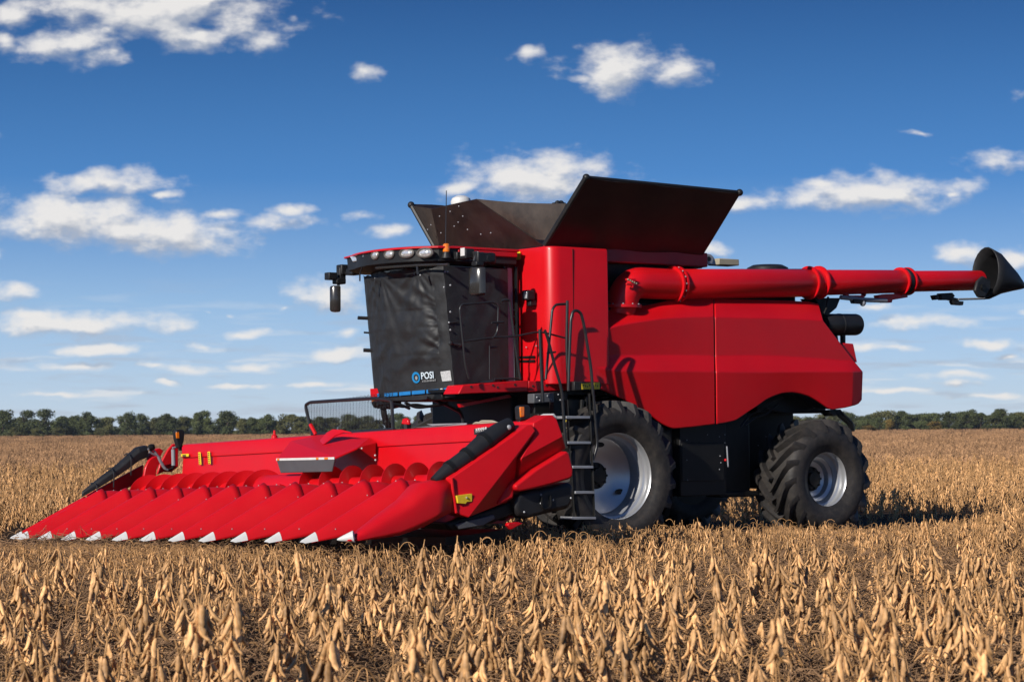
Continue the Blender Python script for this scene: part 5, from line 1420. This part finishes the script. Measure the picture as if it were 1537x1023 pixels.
# clouds: direction (x/y, z/y) north of the field, one soft ellipse a cloud, broken up by noise
yy2 = mth('MAXIMUM', sep.outputs['Y'], .05)
U = mth('DIVIDE', sep.outputs['X'], yy2); V = mth('DIVIDE', sep.outputs['Z'], yy2)
uv = N.new('ShaderNodeCombineXYZ'); Lk.new(U, uv.inputs[0]); Lk.new(V, uv.inputs[1])
CLOUDS = [(225,10,180,44),(300,52,70,26),(105,66,80,30),(150,82,50,18),(395,62,46,20),(20,22,46,34),(0,62,28,24),(165,48,34,12),(432,22,14,14),
 (552,108,36,20),(930,103,88,42),(1010,108,52,24),(795,80,34,14),(860,118,40,12),
 (165,274,95,22),(255,293,38,9),(100,324,150,34),(255,350,108,32),(175,345,110,26),(5,380,16,22),(330,318,46,10),(425,331,62,15),(440,313,40,11),(548,323,38,13),(590,347,48,12),
 (805,268,115,38),(690,280,46,13),(900,285,60,20),(1310,290,128,28),(1240,275,50,12),(1430,290,24,9),(1380,198,32,6),(1505,240,60,20),(1100,305,56,17),(1080,375,26,16),
 (1455,380,66,18),(1515,386,50,14),(500,443,66,26),(440,462,20,7),(18,440,54,20),(118,487,140,19),(55,474,70,14),
 (148,528,86,10),(370,500,44,10),(303,518,30,9),(308,468,20,6),(345,471,13,6),(530,497,36,10),(505,531,64,12),(120,553,70,9),(235,551,24,6),(280,553,52,9),(380,551,60,9),
 (250,577,30,6),(355,579,60,5),(90,592,60,5),(480,575,50,6),(1370,483,84,12),(1330,520,44,8),(1500,515,50,11),(1432,560,66,9),(1300,520,30,9),(1440,576,36,8),(1310,458,40,8),(1520,536,40,8),(1340,585,50,5),(1480,595,60,5),(1560,470,40,10),
 (-60,200,60,18),(1620,150,80,26),(-140,350,90,30),(1640,330,90,24)]
def field(uvsock):
    acc = None
    for (px, py, rx, ry) in CLOUDS:
        d = RC @ Vector(((px-CX)/F, -(py-CY)/F, -1)); cu, cv = d.x/d.y, d.z/d.y
        l = vmt('LENGTH', vmt('MULTIPLY', vmt('SUBTRACT', uvsock, (cu, cv, 0)), (F/rx/1.05, F/ry/1.05, 0)))
        v = mth('SUBTRACT', 1.20 if rx > 105 else 1.06 if rx > 62 else .96 if rx > 45 else .82 if rx > 22 else .62, l)
        acc = v if acc is None else mth('SMOOTH_MAX', acc, v, .18)
    return acc
warp = N.new('ShaderNodeTexNoise'); warp.inputs['Scale'].default_value = 38; warp.inputs['Detail'].default_value = 3; Lk.new(uv.outputs[0], warp.inputs['Vector'])
uvw = vmt('ADD', uv.outputs[0], vmt('MULTIPLY', vmt('SUBTRACT', warp.outputs['Color'], (.5, .5, .5)), (.026, .009, 0)))
fd = field(uvw); fd2 = field(vmt('ADD', uvw, (-.002, .006, 0)))
def fbm(sock, sc, det, ro, off):
    n = N.new('ShaderNodeTexNoise'); n.inputs['Scale'].default_value = 1; n.inputs['Detail'].default_value = det; n.inputs['Roughness'].default_value = ro
    m_ = N.new('ShaderNodeMapping'); m_.inputs['Scale'].default_value = (sc, sc*1.7, 1); m_.inputs['Location'].default_value = off; Lk.new(sock, m_.inputs['Vector']); Lk.new(m_.outputs[0], n.inputs['Vector']); return n.outputs['Fac']
n0 = fbm(uv.outputs[0], 52, 8, .54, (0, 0, 0))
shift = vmt('ADD', uv.outputs[0], (-.0035, .0065, 0)); n1 = fbm(shift, 52, 8, .54, (0, 0, 0))
den = mth('ADD', mth('MULTIPLY', fd, 1.0), mth('MULTIPLY', mth('SUBTRACT', n0, .5), 2.3))
al = N.new('ShaderNodeMapRange'); al.interpolation_type = 'SMOOTHSTEP'; al.inputs['From Min'].default_value = -.12; al.inputs['From Max'].default_value = .95; Lk.new(den, al.inputs['Value'])
# thin streaks low over the horizon
band = N.new('ShaderNodeMapRange'); band.interpolation_type = 'SMOOTHSTEP'; band.inputs['From Min'].default_value = .085; band.inputs['From Max'].default_value = .015; Lk.new(V, band.inputs['Value'])
m2 = N.new('ShaderNodeMapping'); m2.inputs['Scale'].default_value = (22, 190, 1); Lk.new(uv.outputs[0], m2.inputs['Vector'])
n3 = N.new('ShaderNodeTexNoise'); n3.inputs['Scale'].default_value = 1; n3.inputs['Detail'].default_value = 7; Lk.new(m2.outputs[0], n3.inputs['Vector'])
st3 = N.new('ShaderNodeMapRange'); st3.interpolation_type = 'SMOOTHSTEP'; st3.inputs['From Min'].default_value = .46; st3.inputs['From Max'].default_value = .74; st3.inputs['To Max'].default_value = .68; Lk.new(n3.outputs['Fac'], st3.inputs['Value'])
alpha = mth('MAXIMUM', mth('MULTIPLY', al.outputs[0], .96), mth('MULTIPLY', st3.outputs[0], band.outputs[0]))
# sunlit tops, greyer undersides and cores
lit = mth('ADD', mth('MULTIPLY_ADD', mth('SUBTRACT', n0, n1), 3.0, .62), mth('MULTIPLY', mth('SUBTRACT', fd, fd2), 1.5))
lt = mth('MAXIMUM', mth('MINIMUM', lit, 1.0), 0.0)
cc = N.new('ShaderNodeMix'); cc.data_type = 'RGBA'; Lk.new(lt, cc.inputs['Factor']); cc.inputs['A'].default_value = (4.4, 4.8, 5.6, 1); cc.inputs['B'].default_value = (8.6, 8.4, 8.2, 1)
mixc = N.new('ShaderNodeMix'); mixc.data_type = 'RGBA'; Lk.new(alpha, mixc.inputs['Factor']); Lk.new(air.outputs['Result'], mixc.inputs['A']); Lk.new(cc.outputs['Result'], mixc.inputs['B'])
Lk.new(mixc.outputs['Result'], bg.inputs['Color'])
w.cycles.sampling_method = 'MANUAL'; w.cycles.sample_map_resolution = 256

hzm = bpy.data.materials.new('haze'); hzm.use_nodes = True; hn = hzm.node_tree; hn.nodes.clear()
ho = hn.nodes.new('ShaderNodeOutputMaterial'); hv = hn.nodes.new('ShaderNodeVolumePrincipled'); hv.inputs['Color'].default_value = (.80, .88, 1, 1); hv.inputs['Density'].default_value = .00010; hv.inputs['Anisotropy'].default_value = .2
hn.links.new(hv.outputs[0], ho.inputs['Volume'])
b = MB(); b.span((-420, -30, -1.2), (420, 640, 14)); hzo = b.build('haze', hzm, smooth=False); tag(hzo, 'thin pale haze in the air over the field', 'haze', kind='stuff')
C.cycles.volume_bounces = 0
C.view_settings.view_transform = 'Standard'; C.view_settings.look = 'None'; C.view_settings.exposure = .10; C.view_settings.gamma = 1
C.render.engine = 'CYCLES'
C.cycles.max_bounces = 6; C.cycles.diffuse_bounces = 3; C.cycles.glossy_bounces = 3
C.cycles.use_denoising = True
